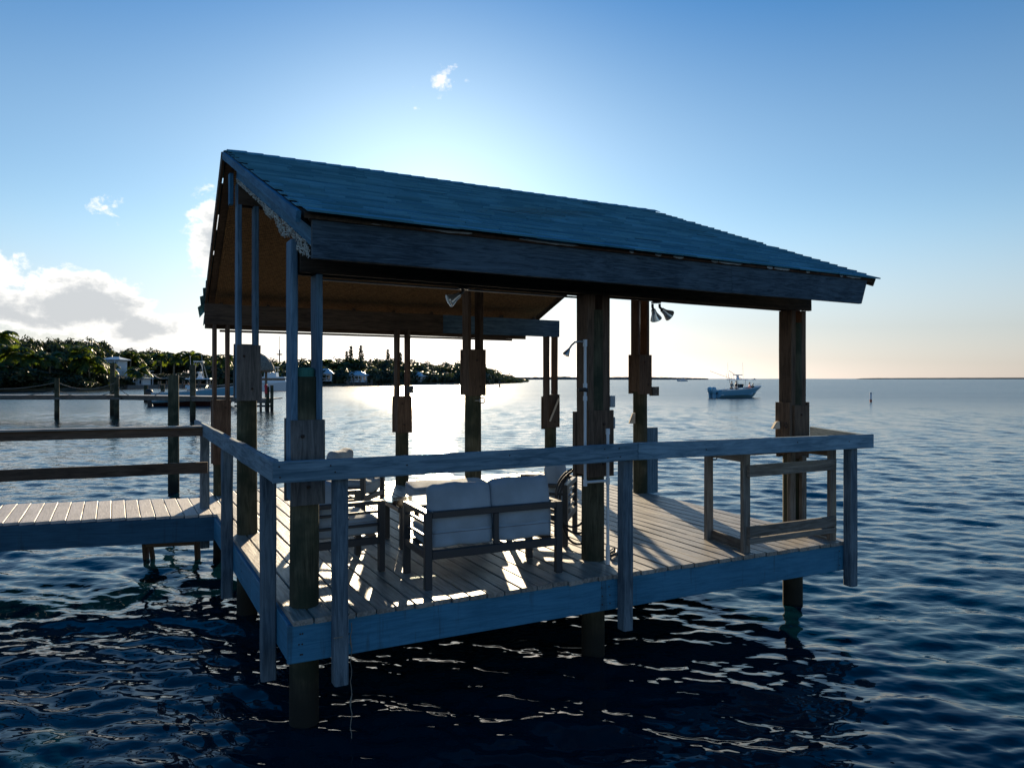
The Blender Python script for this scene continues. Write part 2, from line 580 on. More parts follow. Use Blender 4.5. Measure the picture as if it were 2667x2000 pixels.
def leafmat(name, dark, light, trans, tf=0.42):
    m, gn = mat_new(name)
    geo = gn('ShaderNodeNewGeometry')
    oi = gn('ShaderNodeObjectInfo')
    c = gn.mix(geo.outputs['Random Per Island'], dark, light)
    c = gn.mix(gn.math('MULTIPLY', oi.outputs['Random'], 0.35), c, tuple(x * 0.5 for x in dark))
    d = gn('ShaderNodeBsdfPrincipled', {'Base Color': c, 'Roughness': 0.45, 'Specular IOR Level': 0.4})
    t = gn('ShaderNodeBsdfTranslucent', {'Color': gn.mix(1.0, c, trans, 'MULTIPLY')})
    mx = gn('ShaderNodeMixShader', {0: tf, 1: d.outputs[0], 2: t.outputs[0]})
    gn('ShaderNodeOutputMaterial', {'Surface': mx.outputs[0]})
    return m


LEAF = leafmat('broad_leaf', (0.014, 0.027, 0.010), (0.050, 0.068, 0.022), (2.0, 1.9, 1.0), 0.28)
PALMLEAF = leafmat('palm_leaf', (0.03, 0.058, 0.014), (0.095, 0.13, 0.030), (3.0, 2.8, 1.1))
PINELEAF = leafmat('pine_needles', (0.014, 0.026, 0.013), (0.04, 0.055, 0.024), (1.6, 1.5, 1.0))
BARK = paint('tree_bark', (0.12, 0.10, 0.08), 0.95, noise=0.3, scale=4, bump=0.8)
PBARK = paint('palm_bark', (0.22, 0.19, 0.15), 0.95, noise=0.3, scale=4, bump=0.8)
GROUND = paint('shore_soil', (0.06, 0.058, 0.04), 0.95, noise=0.4, scale=0.4, bump=0.6)


# ------------------------------------------------------------------ water
def make_water():
    R = np.random.RandomState(4)
    A = 1.33
    cols = 1050
    ang = np.linspace(-A, A, cols)
    rad = [1.2]
    while rad[-1] < 95:
        rad.append(rad[-1] * 1.0066 + 0.004)
    rad = np.array(rad)
    rr, aa = np.meshgrid(rad, ang, indexing='ij')
    x = rr * np.sin(aa)
    y = rr * np.cos(aa)
    z = np.zeros_like(x)
    patch = 0.5 + 0.5 * np.sin(x * 0.21 + 1.3 + 1.5 * np.sin(y * 0.09)) * np.sin(y * 0.17 + 0.4 + np.sin(x * 0.11))
    ncomp = 100
    for i in range(ncomp):
        lam = 0.10 * (1.3 / 0.10) ** (R.rand() ** 1.6)
        k = 2 * math.pi / lam
        th = math.radians(-101) + R.normal(0, 0.50)
        sl = 0.022
        fade = np.clip((lam * 95 - rr) / (lam * 45), 0, 1)          # finer waves end nearer, where a pixel swallows them
        ph = k * (x * math.cos(th) + y * math.sin(th)) + R.rand() * 6.28
        ph = ph + 0.7 * np.sin(0.31 * k * (x * math.cos(th + 1.3) + y * math.sin(th + 1.3)) + R.rand() * 6.28)
        w = np.sin(ph)
        w = w + 0.22 * np.cos(2 * ph)
        gmod = 0.75 + 0.5 * patch if lam < 1.0 else 1.0
        z += sl / k * w * fade * gmod
    z *= np.clip((95 - rr) / 35, 0, 1)
    nr, nc = x.shape
    vs = [np.stack([x, y, z], -1).reshape(-1, 3)]
    idx = np.arange(nr * nc).reshape(nr, nc)
    quads = [np.stack([idx[:-1, :-1], idx[:-1, 1:], idx[1:, 1:], idx[1:, :-1]], -1).reshape(-1, 4)]
    # far rings of the same columns out to the horizon
    prev = idx[-1]
    base = nr * nc
    for r in (160, 320, 800, 2200, 6000, 14000):
        ring = np.stack([r * np.sin(ang), r * np.cos(ang), np.zeros(nc)], -1)
        vs.append(ring)
        cur = np.arange(base, base + nc)
        base += nc
        quads.append(np.stack([prev[:-1], prev[1:], cur[1:], cur[:-1]], -1))
        prev = cur
    # the rest of the circle behind the camera
    ang2 = np.linspace(A, 2 * math.pi - A, 48)
    prev = None
    for r in (1.2, 95, 800, 14000):
        ring = np.stack([r * np.sin(ang2), r * np.cos(ang2), np.zeros(48)], -1)
        vs.append(ring)
        cur = np.arange(base, base + 48)
        base += 48
        if prev is not None:
            quads.append(np.stack([prev[:-1], prev[1:], cur[1:], cur[:-1]], -1))
        prev = cur
    vs = np.concatenate(vs)
    q = np.concatenate(quads)[:, ::-1]
    me = bpy.data.meshes.new('water')
    me.vertices.add(len(vs))
    me.vertices.foreach_set('co', vs.astype(np.float32).ravel())
    me.loops.add(len(q) * 4)
    me.loops.foreach_set('vertex_index', q.astype(np.int32).ravel())
    me.polygons.add(len(q))
    me.polygons.foreach_set('loop_start', np.arange(0, len(q) * 4, 4, dtype=np.int32))
    me.polygons.foreach_set('loop_total', np.full(len(q), 4, dtype=np.int32))
    me.polygons.foreach_set('use_smooth', np.ones(len(q), dtype=bool))
    me.update(calc_edges=True)
    me.validate()
    m, gn = mat_new('sea_water')
    geo = gn('ShaderNodeNewGeometry')
    pos = geo.outputs['Position']
    dist = gn('ShaderNodeVectorMath', {0: pos}, operation='LENGTH').outputs['Value']
    mp = gn('ShaderNodeMapping', {'Vector': pos, 'Scale': (0.55, 1.0, 1.0), 'Rotation': (0, 0, 0.17)})
    fine = gn('ShaderNodeTexNoise', {'Vector': mp.outputs[0], 'Scale': 7.0, 'Detail': 2.0, 'Roughness': 0.6})
    mid = gn('ShaderNodeTexNoise', {'Vector': mp.outputs[0], 'Scale': 0.9, 'Detail': 4.0, 'Roughness': 0.68})
    gust = gn('ShaderNodeTexNoise', {'Vector': gn('ShaderNodeMapping', {'Vector': pos, 'Scale': (0.012, 0.045, 1)}).outputs[0], 'Scale': 1.0, 'Detail': 2.0})
    midf = gn.rng(dist, 8, 90, 0.0, 0.16, smooth=False)
    midf = gn.math('MULTIPLY', midf, gn.rng(gust.outputs[0], 0.3, 0.62, 0.55, 1.15))
    hh = gn.math('ADD', gn.math('MULTIPLY', fine.outputs[0], gn.rng(dist, 4, 25, 0.007, 0.016, smooth=False)), gn.math('MULTIPLY', mid.outputs[0], midf))
    rgh = gn.rng(dist, 12, 110, 0.045, 0.24)
    finish(gn, (0.0008, 0.018, 0.030), rgh, hh, 1.0, 1.0, **{'IOR': 1.333, 'Specular IOR Level': 0.5})
    me.materials.append(m)
    o = bpy.data.objects.new('water', me)
    COL.objects.link(o)
    tag(o, 'rippled blue bay water with low sun glitter', kind='structure')


make_water()

# ------------------------------------------------------------------ deck
FL, FR, BR, BL = V((-1.489, 4.80, DZ)), V((3.398, 7.193, DZ)), V((0.757, 12.558, DZ)), V((-4.454, 10.148, DZ))
UD = (FR - FL).normalized()
VD = (BL - FL).normalized()
VR = (BR - FR).normalized()
OUTF = V((UD.y, -UD.x, 0))          # outward of the front side
OUTL = V((-VD.y, VD.x, 0))          # outward of the left side
OUTR = V((VR.y, -VR.x, 0))
OUTB = -OUTF
ZUP = V((0, 0, 1))


def on_px(A, B, px):
    """point of the line A-B that stands at this column of the photograph"""
    k = (px - 1333.5) / F
    d = B - A
    t = (k * A.y - A.x) / (d.x - k * d.y)
    return A + d * t


deck = empty('dock_deck', (-0.3, 8.6, 0.5), 'weathered plank deck with blue-grey painted rim standing on piles over water', 'deck')
NP = 38
for i in range(NP):
    s = (i + 0.5) / NP
    a = FL.lerp(FR, s) + OUTF * rnd.uniform(0.028, 0.042)
    b = BL.lerp(BR, s) + OUTB * rnd.uniform(0.0, 0.04)
    w = ((FR - FL).length / NP) * abs(VD.cross(UD).z) - rnd.uniform(0.006, 0.010)
    dz = rnd.uniform(-0.003, 0.002)
    board('plank', a + V((0, 0, -0.0175 + dz)), b + V((0, 0, -0.0175 + dz)), 0.035, w, PLANK, deck, ch=0.006, jit=0.0022)
zt, zb = DZ - 0.036, 0.565
zm = (zt + zb) / 2
hf = zt - zb
off = 0.02
mid = on_px(FL, FR, 1622)
board('fascia', V((*(FL - OUTF * 0).xy, zm)) - UD * 0.03, V((*mid.xy, zm)) - UD * 0.004, hf, 0.045, RIM, deck, jit=0.0008)
board('fascia', V((*mid.xy, zm)) + UD * 0.004, V((*FR.xy, zm)) + UD * 0.02, hf, 0.045, RIM, deck, jit=0.0008)
board('fascia', V((*FL.xy, zm)) + VD * 0.03, V((*BL.xy, zm)), hf, 0.045, RIM, deck, jit=0.0008)
board('fascia', V((*FR.xy, zm)) + VR * 0.03, V((*BR.xy, zm)), hf, 0.045, RIM, deck, jit=0.0008)
board('fascia', V((*BL.xy, zm)), V((*BR.xy, zm)), hf, 0.045, RIM, deck, jit=0.0008)
for i in range(7):
    s = (i + 0.7) / 7.4
    a, b = FL.lerp(BL, s), FR.lerp(BR, s)
    board('joist', V((*a.xy, zm)) + UD * 0.05, V((*b.xy, zm)) - UD * 0.05, hf - 0.03, 0.045, BEAM, deck)
# nail heads in the rim
for (A, dirv, out, ks) in ((FL, UD, OUTF, (0.05, 0.06, 2.47, 2.55, 5.3)), (FL, VD, OUTL, (0.9, 2.1, 3.3))):
    for k in ks:
        for z in (0.62, 0.69, 0.76):
            p = A + dirv * (k + rnd.uniform(-0.01, 0.01)) + out * 0.0225
            MB().lathe([(0.006, -0.002), (0.006, 0.003), (0.003, 0.0045)], 6, (p.x, p.y, z), out).build('nail', NAIL, deck)

# ------------------------------------------------------------------ railing round the deck
rail = empty('deck_railing', (1.0, 6.0, 0.45), 'weathered grey timber guard rail with square posts along the deck edge', 'railing')
PH = 0.105


def rpost(p, out, zb_, zt_, parent=rail, w=PH, name='rail_post', mat=RPOST):
    q = V((p.x, p.y, 0)) + out * (0.0225 + w / 2)
    return board(name, V((q.x, q.y, zb_)), V((q.x, q.y, zt_)), w, w * 0.92, mat, parent, up=out, ch=0.012, jit=0.003, seg=0.3)


rpost(on_px(FL, BL, 726), OUTL, 0.31, 1.90)
rpost(on_px(FL, FR, 879), OUTF, 0.40, 1.82)
rpost(on_px(FL, FR, 1615), OUTF, 0.405, 1.84)
rpost(FR - UD * 0.05, OUTF, 0.42, 1.83)
rpost(on_px(FL, BL, 612), OUTL, 0.30, 1.86)
rpost(on_px(FL, BL, 550), OUTL, 0.36, 1.87)
o2 = OUTF * (0.0225 + PH + 0.021)
RA = FL + o2 - UD * 0.145
RM = on_px(FL, FR, 1631) + o2
RB = FR + o2 + UD * 0.17
board('rail', V((*RA.xy, 1.878)), V((*(RM - UD * 0.003).xy, 1.886)), 0.14, 0.04, WEATHER, rail, warp=0.008)
board('rail', V((*(RM + UD * 0.003).xy, 1.886)), V((*RB.xy, 1.860)), 0.14, 0.04, WEATHER, rail)
o3 = OUTL * (0.0225 + PH * 0.4)
LA = FL + OUTL * 0.115 - VD * 0.05
LB = on_px(FL, BL, 541) + OUTL * 0.13 + VD * 0.1
board('rail', V((*LA.xy, 1.872)), V((*LB.xy, 1.868)), 0.15, 0.045, WEATHER, rail, ch=0.008, jit=0.004)
RC = onz(2113, 1112, 1.92)
board('rail', V((*(RB - UD * 0.03 + VR * 0.02).xy, 1.855)), V((RC.x, RC.y, 1.86)), 0.13, 0.04, WEATHER, rail)
for k, z in ((0.04, 1.915), (0.045, 1.845), (0.37, 1.905), (0.40, 1.86), (0.9, 1.88), (1.7, 1.91), (2.55, 1.92), (2.58, 1.85), (2.69, 1.92), (2.70, 1.85), (3.6, 1.87), (4.7, 1.89), (5.4, 1.87)):
    p = RA + UD * k + OUTF * 0.02
    MB().lathe([(0.006, -0.002), (0.006, 0.003), (0.003, 0.0045)], 6, (p.x, p.y, z), OUTF).build('nail', NAIL, rail)

# ------------------------------------------------------------------ gangway to the left
gang = empty('gangway', (-5.2, 8.8, 0.5), 'narrow plank gangway with two-bar railing joining the deck from the left', 'walkway')
GA, GB = onz(540, 1339), onz(0, 1362)
GD = (GB - GA).normalized()
HA = onz(540, 1295.6)
HB = onz(0, 1313)
HD = (HB - HA).normalized()
VG = V((-0.490, 0.872, 0))


def hit_back(p):
    # p + VG*t on line HA + HD*s
    den = VG.x * (-HD.y) + HD.x * VG.y
    r = HA - p
    t = (r.x * (-HD.y) + HD.x * r.y) / den
    return p + VG * t


for i in range(34):
    p = GA + GD * (-0.22 + 0.158 * (i + 0.5))
    q = hit_back(p)
    dz = rnd.uniform(-0.002, 0.002)
    w = 0.158 * abs(GD.cross(VG).z) - 0.008
    board('plank', V((p.x, p.y, DZ - 0.016 + dz)) - VG * rnd.uniform(0.0, 0.01), V((q.x, q.y, DZ - 0.016 + dz)), 0.032, w, GPLANK, gang, ch=0.005)
GN = V((GD.y, -GD.x, 0))
if GN.y > 0:
    GN = -GN
g0 = GA - GD * 0.2 + GN * 0.012
g1 = GA + GD * 5.2 + GN * 0.012
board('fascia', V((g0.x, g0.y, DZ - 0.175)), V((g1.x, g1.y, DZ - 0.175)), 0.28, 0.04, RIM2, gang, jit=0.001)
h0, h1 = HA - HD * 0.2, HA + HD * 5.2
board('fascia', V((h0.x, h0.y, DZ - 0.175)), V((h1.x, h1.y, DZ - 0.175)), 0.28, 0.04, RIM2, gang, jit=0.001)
r0, r1 = onz(541, 1113, 1.905), onz(-140, 1128.4, 1.905)
board('rail', r0 - V((0, 0, 0.05)), r1 - V((0, 0, 0.05)), 0.10, 0.045, BROWN, gang, jit=0.003)
board('rail_cap', r0 + V((0, 0, 0.012)), r1 + V((0, 0, 0.012)), 0.022, 0.13, PLANK, gang)
board('mid_rail', V((r0.x, r0.y, 1.43)), V((r1.x, r1.y, 1.43)), 0.13, 0.04, BROWN, gang, jit=0.003)
pp = r1 + (r1 - r0).normalized() * 0.05
rpost(V((pp.x, pp.y, 0)), GN * 0.2, 0.45, 1.9, gang, 0.09)
for px in (-60,):
    p = on_px(HA, HA + HD, px)
    MB().lathe([(0.10, -1.2), (0.11, 0.0), (0.105, DZ - 0.05)], 14, (p.x, p.y, 0)).build('pile', PILE, gang, True)

lad = empty('swim_ladder', (-4.8, 9.75, -0.3), 'dark wooden swim ladder dipping into water behind the gangway', 'ladder')
la, lb = at(387, 1400, 9.85), at(520, 1390, 9.95)
for p in (la, lb):
    board('side_rail', V((p.x, p.y, -0.5)), V((p.x + 0.02, p.y - 0.18, 0.62)), 0.09, 0.05, BROWN, lad, up=(0, -1, 0))
board('rung', V((la.x, la.y - 0.1, 0.20)), V((lb.x, lb.y - 0.1, 0.215)), 0.05, 0.11, BROWN, lad)
board('rung', V((la.x, la.y - 0.03, -0.13)), V((lb.x, lb.y - 0.03, -0.12)), 0.05, 0.11, BROWN, lad)
board('brace', V((la.x + 0.10, la.y - 0.08, 0.0)), V((la.x + 0.06, la.y - 0.14, 0.5)), 0.07, 0.04, BROWN, lad, up=(0, -1, 0))

# ------------------------------------------------------------------ pavilion: piles, posts, beams, roof
pav = empty('boat_pavilion', (-0.48, 8.7, DZ), 'open timber pavilion with shingled gable roof standing on nine piles', 'pavilion')
U = V((0.866, 0.500, 0))
W = V((-0.500, 0.866, 0))
P = {'P1': (-1.50, 5.13), 'P2': (0.735, 6.43), 'P3': (3.12, 7.90), 'N': (-2.80, 7.50), 'C': (-0.48, 8.72), 'M': (1.84, 10.20),
     'F1': (-4.10, 10.0), 'F2': (-1.70, 10.98), 'F3': (0.67, 12.40)}
P = {k: V((*v, 0)) for k, v in P.items()}


def pile(name, key, zt_, r=0.105, mat=PILE, parent=pav, p=None, z0=-1.6, lean=(0, 0)):
    p = P[key] if p is None else p
    prof, n = [], 18
    vs, fs = [], []
    k = 14
    ph = rnd.uniform(0, 6)
    for i in range(k + 1):
        z = z0 + (zt_ - z0) * i / k
        rz_ = r * (1.04 - 0.10 * i / k)
        for j in range(n):
            a = 2 * math.pi * j / n
            q = rz_ * (1 + 0.025 * math.sin(3 * a + ph + z) + rnd.uniform(-0.008, 0.008))
            vs.append((q * math.cos(a) + lean[0] * i / k, q * math.sin(a) + lean[1] * i / k, z))
    for i in range(k):
        for j in range(n):
            j2 = (j + 1) % n
            fs.append((i * n + j, i * n + j2, (i + 1) * n + j2, (i + 1) * n + j))
    fs.append(tuple(k * n + j for j in range(n)))
    b = MB().add(vs, fs)
    o = b.build(name, mat, None, True)
    o.location = (p.x, p.y, 0)
    if parent is not None:
        o.parent = parent
        o.matrix_parent_inverse = WM[parent].inverted()
    WM[o] = Matrix.Translation((p.x, p.y, 0))
    return o


def post(key, pile_top, board_top, plate, u=U, w=W, sep=0.085, bt=0.045, bw=0.16, mats=(BROWN, BROWN), side=False, pw=0.235, left_top=None, gap=False, pmat=None):
    """round pile, two tall boards bolted to its sides, splice plates round them"""
    c = P[key]
    pl = pile('pile', key, pile_top)
    z0, z1 = plate
    for s in (-1, 1):
        q = c + u * (s * sep)
        zt_ = left_top if (s < 0 and left_top) else board_top
        board('post_board', V((q.x, q.y, z0 + 0.02)), V((q.x, q.y, zt_)), bw, bt, mats[0 if s < 0 else 1], pl, up=w, ch=0.006, jit=0.002)
    pm = pmat or (PLATE if mats[0] is GREYB else mats[0])
    for s in (-1, 1):
        q = c + w * (s * (bw / 2 + 0.021))
        dz = rnd.uniform(-0.02, 0.02)
        board('splice_plate', V((q.x, q.y, z0 + dz)), V((q.x, q.y, z1 + dz)), pw, 0.04, pm, pl, up=u, ch=0.004)
    if side:
        for s in (-1, 1):
            q = c + u * (s * (sep + bt / 2 + 0.021))
            board('splice_plate', V((q.x, q.y, z0 + 0.02)), V((q.x, q.y, z1 + 0.015)), 0.20, 0.038, pm, pl, up=w, ch=0.004)
    # bolts
    for z in (z0 + 0.12, z1 - 0.12):
        q = c - w * (bw / 2 + 0.043) + u * rnd.uniform(-0.05, 0.05)
        MB().lathe([(0.014, -0.004), (0.014, 0.006), (0.008, 0.010)], 6, (q.x, q.y, z), -w).build('bolt', NAIL, pl)
    return pl


BT = 3.235
PL = {}
PL['P1'] = post('P1', 2.50, BT, (1.60, 2.20), mats=(GREYB, GREYB), left_top=3.47, sep=0.088, bw=0.17)
PL['P2'] = post('P2', 3.1, BT, (1.61, 2.20), sep=0.085, bt=0.085, mats=(BROWN, BROWN), pw=0.28, bw=0.17)
PL['P3'] = post('P3', 3.1, BT, (1.63, 2.21), sep=0.085, bt=0.075, mats=(BROWN, BROWN), side=True, bw=0.17)
PL['N'] = post('N', 2.75, 4.52, (2.26, 2.84), mats=(GREYB, GREYB))
PL['C'] = post('C', 2.75, 4.35, (2.27, 2.83), mats=(BROWN, BROWN))
PL['M'] = post('M', 2.75, 4.45, (2.28, 2.84), mats=(BROWN, BROWN))
PL['F1'] = post('F1', 2.1, 3.24, (1.30, 2.2), mats=(BROWN, BROWN))
PL['F2'] = post('F2', 2.1, 3.24, (1.66, 2.22), mats=(BROWN, BROWN))
PL['F3'] = post('F3', 2.1, 3.22, (1.62, 2.19), mats=(BROWN, BROWN))
# pile top of the near corner, painted green
q = P['P1'] + W * 0.0
MB().lathe([(0.075, 2.2), (0.075, 2.55), (0.06, 2.565)], 14, (q.x, q.y, 0)).build('painted_tip', PILEG, PL['P1'], True)
# standing plank beside the right middle pile and the leg board of the far right pile
q = P['M'] + U * 0.20 - W * 0.02
board('side_plank', V((q.x, q.y, DZ - 0.02)), V((q.x, q.y, 1.78)), 0.19, 0.045, GREYB, PL['M'], up=(UD.x, UD.y, 0))
q = P['P3'] - W * 0.135
board('side_plank', V((q.x, q.y, DZ + 0.0)), V((q.x, q.y, 1.64)), 0.075, 0.045, TABLEW, PL['P3'], up=(U.x, U.y, 0))

# beams on the post rows
ZB0, ZB1 = 3.24, 3.50
zc = (ZB0 + ZB1) / 2


def beamrow(a, b, z0a, z1a, o0, o1, mat, name='beam', z0b=None, thick=0.045, shift=V((0, 0, 0)), drop=0):
    d = (b - a).normalized()
    a2, b2 = a - d * o0 + shift, b + d * o1 + shift
    za = (z0a + z1a) / 2
    zb_ = za + drop
    return board(name, V((a2.x, a2.y, za)), V((b2.x, b2.y, zb_)), z1a - z0a, thick, mat, pav, jit=0.002)


beamrow(P['P1'], P['P3'], ZB0, ZB1, 0.05, 0.20, BEAM, shift=-W * 0.075)
beamrow(P['P1'], P['P3'], ZB0, ZB1, 0.05, 0.20, BEAM, shift=W * 0.075)
FM = P['F1'].lerp(P['F3'], 0.62)  # glare and sky light along the far beam put into two board colours
beamrow(P['F1'], FM, ZB0, ZB1 + 0.03, 0.22, -0.002, BEAM, shift=-W * 0.05, drop=-0.02)
beamrow(FM, P['F3'], ZB0 - 0.02, ZB1 + 0.01, -0.002, 0.14, GREYB, shift=-W * 0.05, drop=-0.012)
beamrow(P['F1'], P['F3'], ZB0 - 0.05, ZB1, 0.2, -0.45, BEAM, shift=W * 0.075, drop=-0.03)
beamrow(P['N'], P['M'], 4.30, 4.56, 0.10, 0.15, BEAM, name='ridge_beam', shift=-W * 0.06)
beamrow(P['N'], P['M'], 4.30, 4.56, 0.10, 0.15, BEAM, name='ridge_beam', shift=W * 0.06)
# bright conduit under the front beam
a, b = P['P1'] + W * 0.13, P['P2'] + W * 0.13
MB().tube([V((a.x, a.y, ZB0 - 0.012)) + U * 0.1, V((b.x, b.y, ZB0 - 0.012)) + U * 0.1], 0.009, 8).build('conduit', STEEL, pav)
a, b = P['F1'] + W * 0.13, P['F3'] + W * 0.13
MB().bar(V((a.x, a.y, ZB0 - 0.075)), V((b.x, b.y, ZB0 - 0.095)) - U * 0.7, 0.03, 0.03).build('batten', BEAM, pav)

# roof corners
E1, E2 = V((-1.313, 4.50, 3.555)), V((3.845, 7.54, 3.555))
R1, R2 = V((-3.01, 7.49, 4.884)), V((2.026, 10.19, 4.884))
G1, G2 = V((-4.52, 10.53, 3.56)), V((0.36, 13.0, 3.56))


def slope(name, A, B, C, D, courses, tab, mat_under):
    """A-B eave, D-C ridge (D over A); sheathing, mat below and shingle courses on top"""
    n = (B - A).cross(D - A).normalized()
    if n.z < 0:
        n = -n
    def pt(s, t, h=0.0):
        return A.lerp(B, s).lerp(D.lerp(C, s), t) + n * h
    mb = MB()
    pts = [pt(0, 0, -0.012), pt(1, 0, -0.012), pt(1, 1, -0.012), pt(0, 1, -0.012), pt(0, 0, -0.05), pt(1, 0, -0.05), pt(1, 1, -0.05), pt(0, 1, -0.05)]
    mb.add(pts, [(0, 1, 2, 3), (7, 6, 5, 4), (0, 4, 5, 1), (1, 5, 6, 2), (2, 6, 7, 3), (3, 7, 4, 0)])
    o = mb.build(name, BEAM, pav)
    WM[o] = Matrix.Identity(4)
    o.matrix_parent_inverse = WM[pav].inverted()
    # mat with a little sag, own frame so the weave runs along the eave
    x = (B - A).normalized()
    y = (D - A)
    y = (y - x * y.dot(x)).normalized()
    M = Matrix((x, y, x.cross(y))).transposed().to_4x4()
    M.translation = A
    Mi = M.inverted()
    mm = MB()
    kx, ky = 40, 24
    vs = []
    for j in range(ky + 1):
        for i in range(kx + 1):
            s, t = 0.02 + 0.965 * i / kx, 0.03 + 0.95 * j / ky
            hgt = -0.075 - 0.02 * abs(math.sin(t * 9.4)) + 0.006 * math.sin(i * 1.7 + j)
            vs.append(Mi @ pt(s, t, hgt))
    fs = [(j * (kx + 1) + i, j * (kx + 1) + i + 1, (j + 1) * (kx + 1) + i + 1, (j + 1) * (kx + 1) + i) for j in range(ky) for i in range(kx)]
    top = len(vs)
    vs2 = vs + [v_ + V((0, 0, 0.012)) for v_ in vs]
    fs2 = fs + [tuple(top + k for k in f[::-1]) for f in fs]
    mm.add(vs2, fs2)
    r = mm.build('reed_mat', REED, None, True)
    r.matrix_world = M
    r.parent = o
    r.matrix_parent_inverse = Matrix.Identity(4)
    # shingles
    sh = MB()
    L = (B - A).length
    T = (D - A).length
    for c in range(courses):
        t0, t1 = c / courses, min(1.0, (c + 1.25) / courses)
        s = -tab * (0.5 if c % 2 else 0.0) / L + rnd.uniform(-0.05, 0.05) / L
        while s < 1.0:
            wd_ = (tab + rnd.uniform(-0.05, 0.05)) / L
            s0, s1 = max(0, s) , min(1.0, s + wd_ - 0.002 / L)
            s += wd_
            if s1 - s0 < 0.01:
                continue
            s0 -= 0.03 / L if s0 == 0 else 0
            s1 += 0.03 / L if s1 == 1.0 else 0
            lift = 0.016 + rnd.uniform(0, 0.0025)
            if rnd.random() < 0.03:
                lift += rnd.uniform(0.002, 0.008)
            lo = t0 - (0.06 / T if c == 0 else 0) + rnd.uniform(-0.004, 0.004) / T * 2
            a_, b_, c_, d_ = pt(s0, lo, lift), pt(s1, lo, lift + rnd.uniform(-0.003, 0.005)), pt(s1, t1, 0.003), pt(s0, t1, 0.003)
            e_, f_ = pt(s0, lo, lift - 0.014), pt(s1, lo, lift - 0.014)
            sh.add([a_, b_, c_, d_, e_, f_], [(0, 1, 2, 3), (4, 5, 1, 0), (5, 4, 3, 2), (0, 3, 4), (1, 5, 2)])
    so = sh.build('shingles', SHINGLE, o)
    tag(so, kind='stuff')
    return o, pt, n


near, npt, nn = slope('roof_slope', E1, E2, R2, R1, 30, 0.33, REED)
far, fpt, fn = slope('roof_slope', G2, G1, R1, R2, 30, 0.33, REED)
# ridge caps
k = 34
for i in range(k):
    s0, s1 = i / k, (i + 1.18) / k
    a, b = R1.lerp(R2, s0), R1.lerp(R2, min(1.004, s1))
    mb = MB()
    dn = (E1 - R1).normalized() * 0.135
    df = (G1 - R1).normalized() * 0.135
    la_, lb_ = V((0, 0, 0.014)), V((0, 0, 0.020 + rnd.uniform(0, 0.005)))
    pts = [a + dn + la_, a + la_ + V((0, 0, .006)), a + df + la_, b + dn + lb_, b + lb_ + V((0, 0, .006)), b + df + lb_]
    pts2 = [q - V((0, 0, 0.007)) for q in pts]
    mb.add(pts + pts2, [(0, 3, 4, 1), (1, 4, 5, 2), (7, 10, 9, 6), (8, 11, 10, 7), (0, 1, 7, 6), (1, 2, 8, 7), (4, 3, 9, 10), (5, 4, 10, 11), (3, 0, 6, 9), (2, 5, 11, 8)])
    mb.build('ridge_cap', SHINGLE, pav)
# front fascia under the eave, drip edge with peeling paint above it
fa, fb = at(812, 621, 4.575), at(2247, 764, 7.44)
fm = fa.lerp(fb, 0.66)
fd = (fb - fa).normalized()
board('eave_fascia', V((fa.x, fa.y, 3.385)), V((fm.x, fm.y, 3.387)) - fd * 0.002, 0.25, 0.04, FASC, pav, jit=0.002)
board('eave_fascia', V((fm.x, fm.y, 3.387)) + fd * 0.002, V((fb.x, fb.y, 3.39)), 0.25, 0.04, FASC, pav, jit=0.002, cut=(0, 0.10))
wf = V((fd.y, -fd.x, 0))
dr = board('drip_edge', V((fa.x, fa.y, 3.53)) + wf * 0.008 - fd * 0.02, V((fb.x, fb.y, 3.535)) + wf * 0.008 + fd * 0.08, 0.042, 0.05, DRIP, pav, jit=0.001)
L = (fb - fa).length
for s, ln in ((0.07, 0.30), (0.165, 0.40), (0.315, 0.55), (0.455, 0.05), (0.505, 0.07), (0.545, 0.12), (0.62, 0.09), (0.655, 0.3), (0.745, 0.08), (0.775, 0.22), (0.84, 0.06), (0.93, 0.05), (0.965, 0.25)):
    c0 = fa.lerp(fb, s) + wf * 0.0355
    mb = MB()
    ns = 10
    ptsa, ptsb = [], []
    for i in range(ns + 1):
        e = math.sin(math.pi * min(1, max(0.04, i / ns))) ** 0.4
        q = V((c0.x, c0.y, 3.532)) + fd * (ln * (i / ns - 0.5))
        ptsa.append(q + V((0, 0, 0.015 * e + rnd.uniform(-0.002, 0.002))))
        ptsb.append(q - V((0, 0, 0.015 * e + rnd.uniform(-0.003, 0.002))))
    pts = ptsa + ptsb + [q - wf * 0.003 for q in ptsa + ptsb]
    m_ = ns + 1
    mb.add(pts, [(m_ + i, m_ + i + 1, i + 1, i) for i in range(ns)] + [(2 * m_ + i, 2 * m_ + i + 1, 3 * m_ + i + 1, 3 * m_ + i) for i in range(ns)])
    mb.build('paint_patch', RUSTY, dr)
# rafter tails between fascia and front beam
for i in range(9):
    s = 0.03 + 0.94 * i / 8
    board('rafter', npt(s, 0.02, -0.13), npt(s, 0.97, -0.13), 0.14, 0.045, BEAM, pav)
for i in range(9):
    s = 0.03 + 0.94 * i / 8
    board('rafter', fpt(s, 0.02, -0.18), fpt(s, 0.1, -0.18), 0.12, 0.045, BEAM, pav)
